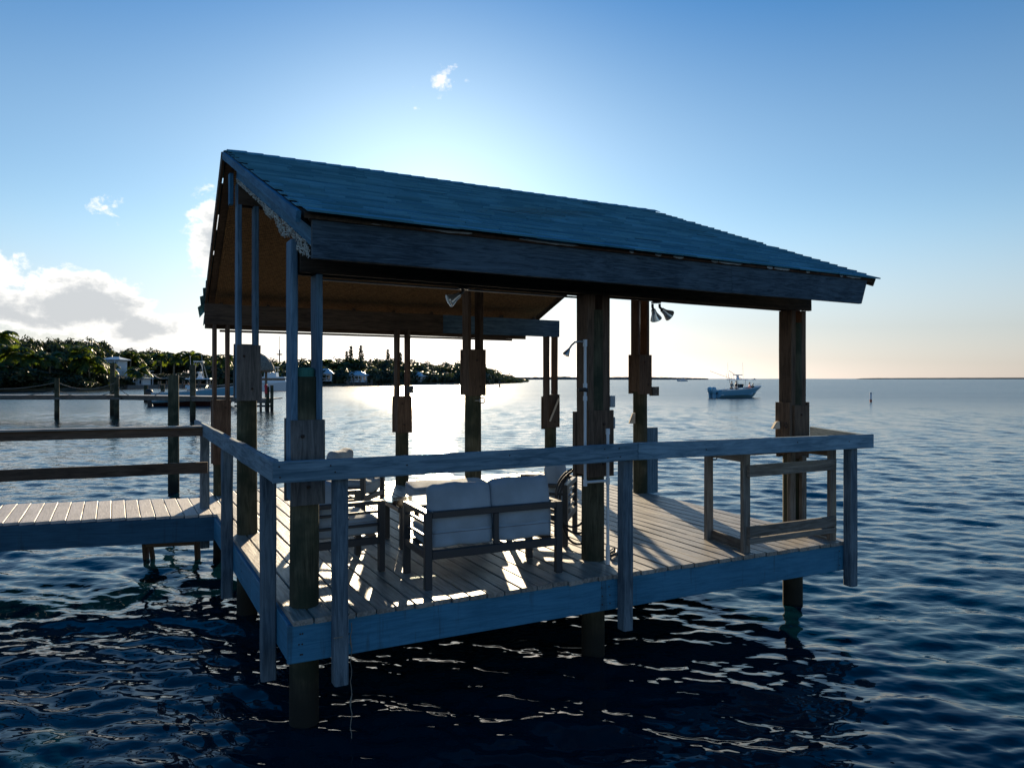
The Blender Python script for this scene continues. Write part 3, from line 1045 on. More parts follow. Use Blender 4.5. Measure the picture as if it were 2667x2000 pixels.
# left gable: rake boards
board('rake_board', npt(-0.006, 0.0, -0.045), npt(-0.006, 0.985, -0.045), 0.075, 0.03, RAKE, pav, up=nn)
board('rake_board', npt(0.016, 0.02, -0.185), npt(0.016, 0.93, -0.185), 0.11, 0.035, RAKE, pav, up=nn, jit=0.004)
board('rake_board', fpt(1.006, 0.0, -0.035), fpt(1.006, 0.985, -0.035), 0.12, 0.03, BEAM, pav, up=fn)
board('rake_board', npt(1.004, 0.0, -0.05), npt(1.004, 0.985, -0.05), 0.08, 0.03, BEAM, pav, up=nn)
board('rake_board', fpt(-0.004, 0.0, -0.05), fpt(-0.004, 0.985, -0.05), 0.08, 0.03, BEAM, pav, up=fn)
board('gable_stud', V((*(P['N'] - U * 0.16).xy, 4.3)), V((*(P['N'] - U * 0.16).xy, 4.62)), 0.09, 0.04, RAKE, pav, up=W)
# torn wire mesh hanging under the near rake
lm = MB()
rl = random.Random(5)
for i in range(150):
    t = 0.02 + 0.90 * i / 150
    wdt = 0.035 + 0.075 * max(0, math.sin(t * 7.2 - 0.4)) * (0.6 + 0.4 * math.sin(t * 31)) + (0.05 if t < 0.14 else 0)
    for j in range(int(wdt / 0.018) + 1):
        if rl.random() < 0.22:
            continue
        a = npt(0.012 + rl.uniform(-0.002, 0.002), t, -0.236 - j * 0.018)
        b = npt(0.012 + rl.uniform(-0.002, 0.002), t + 0.0062, -0.236 - j * 0.018 + rl.uniform(-0.004, 0.004))
        lm.bar(a, b, 0.007, 0.004)
        if rl.random() < 0.7:
            lm.bar(a, npt(0.012, t + rl.uniform(-0.001, 0.001), -0.236 - (j + 1) * 0.018), 0.005, 0.004, up=(1, 0, 0))
tag(lm.build('wire_mesh', LACE, pav), kind='stuff')
# curled loose shingles at the far left corner
for i, (t, out_, dn_) in enumerate(((0.03, 0.14, 0.14), (0.08, 0.12, 0.07), (0.0, 0.05, 0.2), (0.13, 0.09, 0.03), (0.18, 0.06, 0.01), (0.5, 0.035, 0.0))):
    a = fpt(1.0, t, 0.012)
    d_ = (G1 - G2).normalized()
    dnv = (G1 - R1).normalized()
    mb = MB()
    p0 = a - d_ * 0.18
    pts = []
    for j in range(5):
        q = j / 4
        pts += [p0 + d_ * (0.18 + out_) * q + V((0, 0, -dn_ * q * q)) - dnv * 0.13, p0 + d_ * (0.18 + out_ * rnd.uniform(0.7, 1.1)) * q + V((0, 0, -dn_ * q * q * 1.3 + 0.01)) + dnv * 0.13]
    low = [q - V((0, 0, 0.008)) for q in pts]
    mb.add(pts + low, [(2 * j, 2 * j + 1, 2 * j + 3, 2 * j + 2) for j in range(4)] + [(10 + 2 * j + 2, 10 + 2 * j + 3, 10 + 2 * j + 1, 10 + 2 * j) for j in range(4)] + [(0, 2, 12, 10), (8, 9, 19, 18), (1, 11, 13, 3)])
    mb.build('loose_shingle', SHINGLE, pav)


# ------------------------------------------------------------------ deck furniture
def cushion(name, size, mat, parent, loc=(0, 0, 0), rot=(0, 0, 0), r=0.045, puff=0.02, n=9, seed=0):
    """soft rounded block, its own local frame"""
    sx, sy, sz = size[0] / 2, size[1] / 2, size[2] / 2
    r = min(r, sx * 0.9, sy * 0.9, sz * 0.95)
    bm = bmesh.new()
    rs = random.Random(seed)
    ph = [rs.uniform(0, 6) for _ in range(6)]
    def place(p):
        q = V((p[0] * sx, p[1] * sy, p[2] * sz))
        inn = V((max(-sx + r, min(sx - r, q.x)), max(-sy + r, min(sy - r, q.y)), max(-sz + r, min(sz - r, q.z))))
        d = q - inn
        if d.length > 1e-6:
            q = inn + d.normalized() * min(r, d.length if max(abs(d.x), abs(d.y), abs(d.z)) < r else r)
        bx, by, bz = (1 - p[0] ** 2), (1 - p[1] ** 2), (1 - p[2] ** 2)
        k = puff * (1 + 0.25 * math.sin(ph[0] + 3 * p[0] + 2 * p[1]))
        small = min(size)
        if small == size[2]:
            q.z += math.copysign(k * bx * by, p[2]) if abs(p[2]) > 0.99 else p[2] * k * bx * by
        elif small == size[1]:
            q.y += p[1] * k * bx * bz
        q.z += 0.006 * math.sin(ph[1] + 4.1 * p[0] + 1.3 * p[1]) + 0.004 * math.sin(ph[2] + 9 * p[0])
        return q
    ts = [math.sin(math.pi / 2 * (2 * i / n - 1)) * 0.35 + (2 * i / n - 1) * 0.65 for i in range(n + 1)]
    ts[0], ts[-1] = -1, 1
    for ax in range(3):
        for sgn in (-1, 1):
            grid = []
            for i in range(n + 1):
                row = []
                for j in range(n + 1):
                    p = [0, 0, 0]
                    p[ax] = sgn
                    p[(ax + 1) % 3] = ts[i]
                    p[(ax + 2) % 3] = ts[j]
                    row.append(bm.verts.new(place(p)))
                grid.append(row)
            for i in range(n):
                for j in range(n):
                    f = (grid[i][j], grid[i + 1][j], grid[i + 1][j + 1], grid[i][j + 1])
                    bm.faces.new(f if sgn > 0 else f[::-1])
    bmesh.ops.remove_doubles(bm, verts=bm.verts, dist=1e-5)
    bmesh.ops.recalc_face_normals(bm, faces=bm.faces)
    me = bpy.data.meshes.new(name)
    bm.to_mesh(me)
    bm.free()
    me.materials.append(mat)
    me.polygons.foreach_set('use_smooth', [True] * len(me.polygons))
    o = bpy.data.objects.new(name, me)
    COL.objects.link(o)
    o.location = loc
    o.rotation_euler = rot
    o.parent = parent
    # piping round the top and bottom edge
    if size[2] < 0.2:
        for z in (sz * 0.62,):
            pts = []
            for k in range(40):
                a = 2 * math.pi * k / 40
                c, s_ = math.cos(a), math.sin(a)
                e = 0.12
                x = (sx + 0.002) * math.copysign(abs(c) ** e, c)
                y = (sy + 0.002) * math.copysign(abs(s_) ** e, s_)
                pts.append((x, y, z))
            p_ = MB().tube(pts, 0.0035, 5, closed=True).build('piping', CUSHP, None, True)
            p_.parent = o
    return o


def metal(name, c, sz, parent, rot=None):
    mb = MB().box((0, 0, 0), sz)
    bm = bmesh.new()
    me = bpy.data.meshes.new(name)
    me.from_pydata(mb.v, [], mb.f)
    bm.from_mesh(me)
    bmesh.ops.bevel(bm, geom=list(bm.edges), offset=min(0.004, min(sz) * 0.2), segments=1, affect='EDGES')
    bm.to_mesh(me)
    bm.free()
    me.materials.append(FRAME)
    o = bpy.data.objects.new(name, me)
    COL.objects.link(o)
    o.location = c
    if rot:
        o.rotation_euler = rot
    o.parent = parent
    return o


def seat(name, label, cat, loc, face, w, d, n, back_slats=False, seed=1):
    """outdoor metal seat facing `face`: +Y of its own frame is the front"""
    rz = math.atan2(face[1], face[0]) - math.pi / 2
    root = empty(name, (loc[0], loc[1], DZ), label, cat, rz=rz, local=True)
    hx, hy = w / 2 - 0.03, d / 2 - 0.03
    for sx in (-1, 1):
        for sy in (-1, 1):
            metal('leg', (sx * hx, sy * hy, 0.30), (0.058, 0.05, 0.60), root)
        metal('arm', (sx * hx, 0, 0.585), (0.056, d - 0.102, 0.034), root)
        for z in (0.505, 0.40):
            metal('arm_slat', (sx * hx, 0, z), (0.022, d - 0.102, 0.022), root)
        metal('side_rail', (sx * hx, 0, 0.265), (0.045, d - 0.102, 0.06), root)
    metal('front_rail', (0, hy, 0.265), (w - 0.12, 0.045, 0.06), root)
    metal('back_rail', (0, -hy, 0.265), (w - 0.12, 0.045, 0.065), root)
    metal('top_rail', (0, -hy, 0.575), (w - 0.12, 0.045, 0.05), root)
    if n > 1:
        metal('middle_upright', (0, -hy, 0.424), (0.042, 0.035, 0.25), root)
    if back_slats:
        for z in (0.34, 0.42, 0.50):
            metal('back_slat', (0, -hy, z), (w - 0.12, 0.022, 0.022), root)
    cw = (w - 0.13) / n
    for i in range(n):
        x = (i - (n - 1) / 2) * cw
        cushion('seat_cushion', (cw - 0.012, d - 0.09, 0.145), CUSH, root, (x, 0.015, 0.375), (0, 0, 0), 0.03, 0.012, seed=seed + i)
        cushion('back_cushion', (cw - 0.008 + 0.012 * i, 0.135, 0.42), CUSH, root, (x + 0.006, -hy + 0.135, 0.58 + 0.012 * i), (-0.17, 0.012 - 0.03 * i, 0), 0.05, 0.02, seed=seed + 7 + i)
    return root


LB0, LB1 = V((-0.652, 5.49, 0)), V((0.384, 5.992, 0))
ld_ = (LB1 - LB0).normalized()
lf = V((-ld_.y, ld_.x, 0))
lc = (LB0 + LB1) / 2 + lf * 0.26
seat('loveseat', 'two-seat charcoal metal loveseat with grey cushions, its back to the front rail', 'sofa', lc, lf, 1.215, 0.60, 2, seed=3)
seat('armchair', 'charcoal armchair with pale cushions right behind the near left corner pile', 'armchair', V((-1.114, 6.016, 0)) - U * 0.28 + W * 0.33, U, 0.70, 0.64, 1, seed=21)
seat('armchair', 'farthest armchair with pale cushion and slatted arms near the left deck edge', 'armchair', (-1.90, 8.34), (0.985, -0.17), 0.68, 0.62, 1, seed=33)
seat('armchair', 'armchair with pale cushion and slatted back beside the shower pile', 'armchair', (0.32, 7.28), (-0.97, 0.23), 0.70, 0.62, 1, back_slats=True, seed=45)

tb = empty('coffee_table', (-0.77, 7.22, DZ), 'low table with charcoal legs and sunlit glass top in front of the loveseat', 'table', rz=math.atan2(UD.y, UD.x), local=True)
for sx in (-1, 1):
    for sy in (-1, 1):
        metal('leg', (sx * 0.44, sy * 0.26, 0.18), (0.05, 0.05, 0.36), tb)
for sy in (-1, 1):
    metal('apron', (0, sy * 0.26, 0.375), (0.97, 0.05, 0.045), tb)
for sx in (-1, 1):
    metal('apron', (sx * 0.455, 0, 0.374), (0.045, 0.468, 0.042), tb)
gt = MB().box((0, 0, 0.405), (0.95, 0.56, 0.012)).build('glass_top', GLASS, tb)

ot = empty('ottoman', (-0.72, 8.02, DZ), 'backless footstool with pale cushion beyond the coffee table', 'ottoman', rz=math.atan2(UD.y, UD.x) - 0.1, local=True)
for sx in (-1, 1):
    for sy in (-1, 1):
        metal('leg', (sx * 0.42, sy * 0.25, 0.14), (0.05, 0.05, 0.28), ot)
for sy in (-1, 1):
    metal('side_rail', (0, sy * 0.25, 0.265), (0.79, 0.045, 0.06), ot)
for sx in (-1, 1):
    metal('end_rail', (sx * 0.42, 0, 0.265), (0.045, 0.45, 0.06), ot)
cushion('seat_cushion', (0.88, 0.56, 0.16), CUSH, ot, (0, 0, 0.38), (0, 0, 0), 0.035, 0.015, seed=61)

# ------------------------------------------------------------------ timber work table in the right corner
wt = empty('work_table', (2.6, 7.15, DZ), 'open timber work table with thin legs in the right deck corner', 'table')
TB, TC, TA = V((2.188, 6.66, 0)), V((3.235, 7.185, 0)), V((1.997, 7.21, 0))
TDD = TA + (TC - TB)
for q in (TA, TB, TC, TDD):
    board('leg', V((q.x, q.y, DZ + 0.001)), V((q.x, q.y, 1.79)), 0.085, 0.045, TABLEW, wt, up=UD)
tu = (TC - TB).normalized()
tv = (TA - TB).normalized()
for i in range(4):
    s = (i + 0.5) / 4
    a = TB.lerp(TA, s) - tu * 0.06
    b = TC.lerp(TDD, s) + tu * 0.08
    board('top_plank', V((a.x, a.y, 1.809)), V((b.x, b.y, 1.809)), 0.035, 0.15, TABLEW, wt)
for z, a, b, h in ((1.625, TB, TC, 0.11), (1.055, TB, TC, 0.10), (0.968, TB, TC, 0.055), (1.72, TA, TDD, 0.09)):
    n_ = -tv * 0.045 if a is TB else tv * 0.045
    board('stretcher', V((a.x, a.y, z)) + n_, V((b.x, b.y, z)) + n_, h, 0.035, TABLEW, wt)
for a, b in ((TB, TA), (TC, TDD)):
    board('end_stretcher', V((a.x, a.y, 0.905)) + tu * 0.042, V((b.x, b.y, 0.905)) + tu * 0.042, 0.09, 0.035, TABLEW, wt)
    board('end_stretcher', V((a.x, a.y, 1.735)) + tu * 0.042, V((b.x, b.y, 1.735)) + tu * 0.042, 0.085, 0.035, TABLEW, wt)
hk = [TA + tu * (0.02 + 0.09 * k) + V((0, 0, 1.66)) for k in (0, 0.5, 0.85)] + [TA + tu * 0.115 + V((0, 0, 1.68)), TA + tu * 0.115 + V((0, 0, 1.72)), TA + tu * 0.095 + V((0, 0, 1.74)), TA + tu * 0.08 + V((0, 0, 1.735))]
MB().tube(hk, 0.006, 6).build('hook', BLACK, wt, True)

# ------------------------------------------------------------------ shower on the middle pile
c2 = P['P2'] - W * 0.155
shw = empty('deck_shower', (c2.x, c2.y, DZ), 'white plastic pipe shower with curved head fixed to the middle front pile', 'shower')
p0 = at(1524, 900, 6.20)
X0, Y0 = p0.x, p0.y
pb = at(1583, 1440, 6.24)
zt_, zlow = at(0, 886, 6.2).z, at(0, 1256, 6.2).z
MB().tube([(X0, Y0, zlow), (X0, Y0, zt_)], 0.0125, 12).build('riser_pipe', PVC, shw, True)
MB().tube([(X0, Y0, zlow), (pb.x, pb.y, zlow + 0.01)], 0.0125, 12).build('cross_pipe', PVC, shw, True)
MB().tube([(pb.x, pb.y, DZ), (pb.x, pb.y, at(0, 1122, 6.24).z)], 0.0135, 12).build('feed_pipe', PVC, shw, True)
MB().tube([(pb.x, pb.y, DZ), (pb.x, pb.y, DZ + 0.16)], 0.019, 12).build('pipe_sleeve', PVC, shw, True)
for (x, y, z, ln) in ((X0, Y0, zt_ - 0.02, 0.05), (X0, Y0, at(0, 1003, 6.2).z, 0.03), (X0, Y0, at(0, 1036, 6.2).z, 0.03), (X0, Y0, zlow, 0.045), (pb.x, pb.y, zlow + 0.01, 0.05), (pb.x, pb.y, at(0, 1122, 6.24).z, 0.04)):
    MB().tube([(x, y, z - ln / 2 - 0.01), (x, y, z + ln / 2)], 0.0185, 12).build('fitting', PVC, shw, True)
vz = at(0, 1016, 6.2).z
MB().tube([(X0 - 0.06, Y0 - 0.02, vz), (X0 - 0.02, Y0 - 0.015, vz + 0.006), (X0 + 0.015, Y0, vz)], [0.012, 0.016, 0.02], 10).build('valve', BLACK, shw, True)
MB().bar((X0 - 0.075, Y0 - 0.035, vz + 0.012), (X0 - 0.0, Y0 - 0.035, vz + 0.018), 0.012, 0.02).build('valve_lever', BLACK, shw)
sa = [V((X0, Y0, zt_ - 0.015)), V((X0 - 0.05, Y0 - 0.01, zt_ - 0.012)), V((X0 - 0.09, Y0 - 0.02, zt_ - 0.018)), V((X0 - 0.12, Y0 - 0.025, zt_ - 0.045)), V((X0 - 0.14, Y0 - 0.03, zt_ - 0.075))]
MB().tube(sa, 0.009, 10).build('shower_arm', STEEL, shw, True)
dv = V((-0.5, -0.1, -0.86)).normalized()
MB().lathe([(0.010, 0.0), (0.014, 0.012), (0.020, 0.03), (0.030, 0.055), (0.031, 0.068), (0.026, 0.07)], 16, sa[-1], dv).build('shower_head', STEEL, shw, True)

# hose hung in loops round the middle pile
hs_ = empty('garden_hose', (P['P2'].x, P['P2'].y, 1.0), 'dark garden hose hanging in loops behind the middle front pile', 'hose')
for k, (rx, rz_, zc_, dy, sh_) in enumerate(((0.26, 0.30, 1.35, 0.20, 0.0), (0.23, 0.36, 1.30, 0.23, 0.02), (0.20, 0.27, 1.37, 0.26, -0.03))):
    pts = []
    for j in range(36):
        a = 2 * math.pi * j / 36
        q = P['P2'] + W * dy + U * (rx * math.cos(a) * (1 + 0.05 * math.sin(3 * a)) + sh_)
        pts.append((q.x, q.y, zc_ + rz_ * math.sin(a)))
    MB().tube(pts, 0.011, 8, closed=True).build('hose_loop', BLACK, hs_, True)
q = P['P2'] + U * 0.22 + W * 0.0
pts = [(q.x + 0.05 * math.cos(a * 0.9) , q.y + 0.10 * math.sin(a), DZ + 0.013 + 0.003 * a) for a in [i * 0.5 for i in range(26)]]
MB().tube(pts, 0.011, 8).build('hose_coil', BLACK, hs_, True)
q = P['P2'] + W * 0.16
MB().tube([(q.x, q.y, 1.66), (q.x + W.x * 0.14, q.y + W.y * 0.14, 1.66)], 0.012, 8).build('hanger', BLACK, hs_, True)


# ------------------------------------------------------------------ small fixtures
def elbox(name, label, cat, c, sz, mat, out, lid=True):
    r = empty(name, c, label, cat)
    y = V(out).normalized()
    x = ZUP.cross(y).normalized()
    M = Matrix((x, y, ZUP)).transposed().to_4x4()
    MB().box(c, sz, M).build('box_body', mat, r)
    MB().box(V(c) + y * (sz[1] / 2 + 0.004), (sz[0] * 0.92, 0.008, sz[2] * 0.92), M).build('cover', mat, r)
    q = V(c) + y * (sz[1] / 2 + 0.009)
    MB().lathe([(0.006, 0), (0.006, 0.003)], 8, q + ZUP * sz[2] * 0.3, y).build('screw', STEEL, r)
    MB().lathe([(0.006, 0), (0.006, 0.003)], 8, q - ZUP * sz[2] * 0.3, y).build('screw', STEEL, r)
    return r


q = P['P2'] + U * 0.185 - W * 0.02
elbox('outlet_box', 'upper of two pale blue outlet boxes on the middle front pile', 'outlet', (q.x, q.y, at(0, 1046, 6.45).z), (0.06, 0.045, 0.105), BOX, -W)
elbox('outlet_box', 'lower of two pale blue outlet boxes on the middle front pile', 'outlet', (q.x, q.y, at(0, 1102, 6.45).z), (0.06, 0.045, 0.105), BOX, -W)
q = P['M'] + U * 0.22 - W * 0.05
elbox('control_box', 'small black box fixed beside the right middle pile', 'box', (q.x, q.y, at(0, 1019, 10.2).z), (0.13, 0.06, 0.13), DARKBOX, -W)


def flood(name, label, px, py, dirs, t):
    base = P['P1'] + U * t + W * 0.12
    base = V((base.x, base.y, ZB0 - 0.004))
    r = empty(name, base, label, 'floodlight')
    MB().lathe([(0.05, -0.012), (0.05, 0.0)], 14, base).build('mount_plate', DARKBOX, r, True)
    for (d, off_) in dirs:
        d = V(d).normalized()
        a = base + V(off_)
        k = a + V((d.x * 0.03, d.y * 0.03, -0.055))
        MB().tube([a, a + V((0, 0, -0.03)), k], 0.013, 8).build('knuckle', DARKBOX, r, True)
        mb = MB().lathe([(0.022, 0.0), (0.026, 0.03), (0.030, 0.045), (0.050, 0.085), (0.058, 0.105)], 18, k, d)
        h = mb.build('lamp_shell', LAMPG, r, True)
        WM[h] = Matrix.Identity(4)
        MB().lathe([(0.058, 0.104), (0.057, 0.110), (0.030, 0.118)], 18, k, d).build('lamp_lens', LAMPG, h, True)
    return r


flood('floodlight', 'single glass flood lamp tilted left under the front beam', 1200, 770, [((-0.75, -0.25, -0.45), (0, 0, 0))], 1.33)
flood('floodlight', 'pair of flood lamps pointing down under the front beam, right of the middle pile', 1730, 800, [((0.3, 0.35, -0.75), (-0.035, 0, -0.02)), ((0.75, 0.3, -0.5), (0.035, 0, -0.02))], 3.43)

# eye ring on the centre pile
rc = at(1256, 1043, 8.62)
MB().tube([(rc.x + 0.032 * math.cos(a), rc.y, rc.z + 0.032 * math.sin(a)) for a in [i * math.pi / 8 for i in range(16)]], 0.007, 6, closed=True).build('ring', STEEL, PL['C'], True)
MB().tube([rc + V((-0.03, 0, 0)), rc + V((-0.12, 0.02, 0))], 0.008, 6).build('ring_shank', STEEL, PL['C'], True)
# shackle on the right front pile
rc = at(2047, 1108, 7.72)
MB().tube([(rc.x + 0.014 * math.cos(a), rc.y, rc.z + 0.026 * math.sin(a)) for a in [i * math.pi / 8 for i in range(16)]], 0.005, 6, closed=True).build('ring', NAIL, PL['P3'], True)
# pale batten across the far right plate and two wedge cleats
o = board('loose_batten', at(1432, 1097, 12.23), at(1456, 1037, 12.23), 0.075, 0.03, PALE, None, up=(0, -1, 0))
tag(o, 'pale batten slanting across the splice plate of the far right pile', 'batten')
for k, (px, y0, y1, Y, key, lab) in enumerate(((1648, 1076, 1103, 10.05, 'M', 'small pale wooden wedge on left side of right middle pile'), (2023, 1098, 1117, 7.78, 'P3', 'small pale wooden wedge on left side of right front pile'))):
    a, b = at(px, y0, Y), at(px - 6, y1, Y)
    mb = MB().add([a, a + V((0.04, 0.02, 0)), b + V((0.07, 0.02, 0)), b + V((-0.02, 0, 0)), a + V((0, 0.06, 0)), a + V((0.04, 0.08, 0)), b + V((0.07, 0.08, 0)), b + V((-0.02, 0.06, 0))], [(3, 2, 1, 0), (4, 5, 6, 7), (0, 1, 5, 4), (1, 2, 6, 5), (2, 3, 7, 6), (3, 0, 4, 7)])
    tag(mb.build('wedge_cleat', PALE, None), lab, 'wedge')
# small black box by the far left middle pile
q = at(1068, 1014, 10.75)
elbox('junction_box', 'dark box on right side of the far middle pile against the glitter', 'box', q, (0.10, 0.07, 0.11), DARKBOX, (0, -1, 0))
# white pole tied to the near rail post, with a knotted string
pb_ = on_px(FL, FR, 892) + OUTF * 0.05
pole = empty('tied_pole', (pb_.x, pb_.y, 0.4), 'slim white pole tied upright to the near rail post', 'pole')
q = on_px(FL, FR, 898) + OUTF * 0.06
MB().tube([(q.x, q.y, 0.66), (q.x - 0.004, q.y, 1.25), (q.x - 0.01, q.y + 0.004, 1.80)], 0.013, 10).build('pipe', PVC, pole, True)
for z in (0.725, 0.86, 1.52, 1.70):
    MB().tube([(q.x + 0.016 * math.cos(a), q.y + 0.016 * math.sin(a), z + 0.002 * math.sin(3 * a)) for a in [i * math.pi / 6 for i in range(12)]], 0.004, 5, closed=True).build('lashing', BLACK, pole, True)
w_ = on_px(FL, FR, 879) + OUTF * (0.0225 + PH + 0.002)
MB().tube([V((w_.x, w_.y, 0.735)) - UD * 0.055, V((w_.x, w_.y, 0.735)) + OUTF * 0.004, V((q.x, q.y - 0.014, 0.735))], 0.004, 5).build('lashing', ROPE, pole)
st = [(q.x + 0.03 + 0.006 * math.sin(i * 1.9), q.y + 0.004 * math.cos(i * 1.3), 0.80 - i * 0.045) for i in range(21)]
so_ = MB().tube(st, [0.003 + (0.004 if i in (3, 12) else 0) for i in range(21)], 5).build('mooring_string', ROPE, None, True)
tag(so_, 'thin knotted string hanging from the near rail post into the water', 'string')
# rope frayed at rail top behind the near corner
a = onz(862, 1183, 1.95)


# ------------------------------------------------------------------ far shore
def shore_pt(px, y):
    return onz(px, y, 0.0)


SH = [(-700, 1030), (-420, 1025), (-200, 1021.5), (0, 1020), (200, 1018.5), (300, 1014), (420, 1010.5), (560, 1008.5), (700, 1007), (900, 1005), (1100, 1003), (1250, 1001), (1340, 997.5), (1372, 995)]
SHP = [shore_pt(*s) for s in SH]


def shore_at(px):
    for (a, b), (pa, pb_) in zip(zip(SH, SH[1:]), zip(SHP, SHP[1:])):
        if a[0] <= px <= b[0]:
            t = (px - a[0]) / (b[0] - a[0])
            y = a[1] + (b[1] - a[1]) * t
            return shore_pt(px, y)
    return SHP[0] if px < SH[0][0] else SHP[-1]


mb = MB()
rows = ((0.0, -0.3), (0.006, 0.7), (0.05, 1.3), (0.25, 2.6), (0.6, 3.6), (1.4, 3.0))
cols = [(-700 + 2072 * i / 90) for i in range(91)]
vs = []
for px in cols:
    p = shore_at(px)
    fade = min(1.0, max(0.05, (1385 - px) / 220))
    for r_, z in rows:
        q = p * (1 + r_)
        vs.append((q.x, q.y, (z * fade if z > 0 else z) + rnd.uniform(-0.1, 0.1) * (z > 0)))
nr = len(rows)
mb.add(vs, [(i * nr + j, (i + 1) * nr + j, (i + 1) * nr + j + 1, i * nr + j + 1) for i in range(90) for j in range(nr - 1)])
tag(mb.build('shore_land', GROUND, None, True), 'low wooded shore across the water', kind='structure')


# leaf clump meshes -----------------------------------------------------------
def crown_mesh(name, seed, n=900, rx=1.0, rz=0.75, leaf=0.16, lobes=7, mat=LEAF):
    r = random.Random(seed)
    cs = []
    for i in range(lobes):
        a = r.uniform(0, 6.28)
        d = r.uniform(0.1, 0.62)
        cs.append((V((d * rx * math.cos(a), d * rx * math.sin(a), r.uniform(-0.35, 0.4) * rz)), r.uniform(0.33, 0.52)))
    vs, fs = [], []
    for i in range(n):
        c, cr = r.choice(cs)
        d = V((r.gauss(0, 1), r.gauss(0, 1), r.gauss(0, 1))).normalized()
        rad = cr * (r.random() ** 0.35)
        p = c + V((d.x * rad * rx, d.y * rad * rx, d.z * rad * rz))
        s = leaf * r.uniform(0.5, 1.15)
        t = (d + V((r.uniform(-.8, .8), r.uniform(-.8, .8), r.uniform(-.3, 1.0)))).normalized()
        a = t.orthogonal().normalized()
        b = t.cross(a)
        an = r.uniform(0, 6.28)
        a, b = a * math.cos(an) + b * math.sin(an), b * math.cos(an) - a * math.sin(an)
        k = len(vs)
        vs += [p - a * s, p + b * s * 0.45, p + a * s, p - b * s * 0.45]
        fs.append((k, k + 1, k + 2, k + 3))
    me = bpy.data.meshes.new(name)
    me.from_pydata([tuple(v_) for v_ in vs], [], fs)
    me.materials.append(mat)
    return me


def trunk_mesh(name, seed, h=1.0, mat=BARK):
    r = random.Random(seed)
    mb = MB()
    pts = [(0, 0, -0.1 * h), (r.uniform(-.02, .02) * h, r.uniform(-.02, .02) * h, 0.4 * h), (r.uniform(-.06, .06) * h, 0, h)]
    mb.tube(pts, [0.05 * h, 0.038 * h, 0.018 * h], 7)
    for i in range(5):
        a = r.uniform(0, 6.28)
        z = r.uniform(0.35, 0.8) * h
        mb.tube([(0, 0, z), (0.16 * h * math.cos(a), 0.16 * h * math.sin(a), z + 0.16 * h), (0.3 * h * math.cos(a), 0.3 * h * math.sin(a), z + 0.26 * h)], [0.018 * h, 0.012 * h, 0.004 * h], 5)
    me = bpy.data.meshes.new(name)
    me.from_pydata(mb.v, [], mb.f)
    me.materials.append(mat)
    return me


CROWNS = [crown_mesh('crown', s, n=2400, lobes=11, leaf=0.105) for s in (1, 2, 3, 4, 5)]
BUSH = [crown_mesh('foliage', s, n=1600, lobes=9, rz=0.6, leaf=0.10) for s in (11, 12, 13)]
TRUNKS = [trunk_mesh('trunk', s) for s in (1, 2, 3)]


def obj_from(name, me, parent, loc=(0, 0, 0), scale=(1, 1, 1), rz=0.0):
    o = bpy.data.objects.new(name, me)
    COL.objects.link(o)
    o.location = loc
    o.scale = scale
    o.rotation_euler = (0, 0, rz)
    o.parent = parent
    return o


def ground_z(px, depth):
    fade = min(1.0, max(0.05, (1385 - px) / 220))
    return max(0.3, min(3.6, 0.7 + depth * 3.2)) * fade


def tree(px, depth, top_y, width, label, group=None, name='broadleaf_tree', kind=0):
    p = shore_at(px) * (1 + depth)
    p.z = ground_z(px, depth)
    top = CH + (986 - top_y) / F * p.y
    h = max(2.5, top - p.z)
    r = empty(name, p, label, 'tree', group, rz=rnd.uniform(0, 6.28), local=True)
    w = width
    obj_from('trunk', TRUNKS[kind % 3], r, (0, 0, 0), (h * 0.62,) * 3)
    ch_ = h * 0.46
    obj_from('crown', CROWNS[kind % 5], r, (0, 0, h - ch_ * 0.92), (w, w, ch_ * 1.3))
    return r


TOPS = [(-300, 848), (-150, 852), (0, 858), (60, 860), (100, 862), (150, 868), (190, 872), (230, 874), (280, 884), (300, 890), (340, 900), (390, 908), (430, 904), (490, 904), (530, 912), (560, 914), (620, 914), (700, 935), (800, 934)]


def top_at(px):
    for (a, ya), (b, yb) in zip(TOPS, TOPS[1:]):
        if a <= px <= b:
            return ya + (yb - ya) * (px - a) / (b - a)
    return TOPS[-1][1]


# back row, middle row, front row on the left shore
G_ = 'broadleaf trees of the left shore wood'
i = 0
for depth, step, dy, lab in ((0.33, 34, 3, 'dark broadleaf tree in the back row of the left shore wood'),
                             (0.20, 32, 22, 'dark broadleaf tree in the middle of the left shore wood'),
                             (0.10, 34, 64, 'lower broadleaf tree at the front of the left shore wood'),
                             (0.055, 24, 88, 'bushy low tree just behind the left shore mangroves')):
    px = -230
    while px < 600:
        sp = shore_at(px).y
        if depth < 0.06 and (292 < px < 312 or 330 < px < 395):
            px += 12
            continue
        tree(px + rnd.uniform(-10, 10), depth + rnd.uniform(-0.04, 0.05), top_at(px) + dy + rnd.uniform(-7, 12), rnd.uniform(0.026, 0.036) * sp, lab, G_, kind=i)
        i += 1
        px += step * rnd.uniform(0.75, 1.2)
# shore bushes (mangrove)
px = -240
i = 0
while px < 640:
    sp = shore_at(px)
    dep = rnd.uniform(0.004, 0.05)
    p = sp * (1 + dep)
    p.z = 0.4
    hh_ = rnd.uniform(0.9, 1.5) * (3.6 if px < 60 else 2.2) * (0.8 if 330 < px < 470 else 1)
    if not (318 < px < 345 or 352 < px < 405):
        r = empty('mangrove_bush', p, 'low green mangrove bush along the left waterline', 'bush', 'mangrove bushes along the left shore', rz=rnd.uniform(0, 6), local=True)
        obj_from('foliage', BUSH[i % 3], r, (0, 0, hh_ * 0.45), (hh_ * 1.25, hh_ * 1.25, hh_ * 0.95))
        obj_from('stem', TRUNKS[i % 3], r, (0, 0, -0.2), (hh_ * 0.6,) * 3)
    i += 1
    px += rnd.uniform(13, 20)


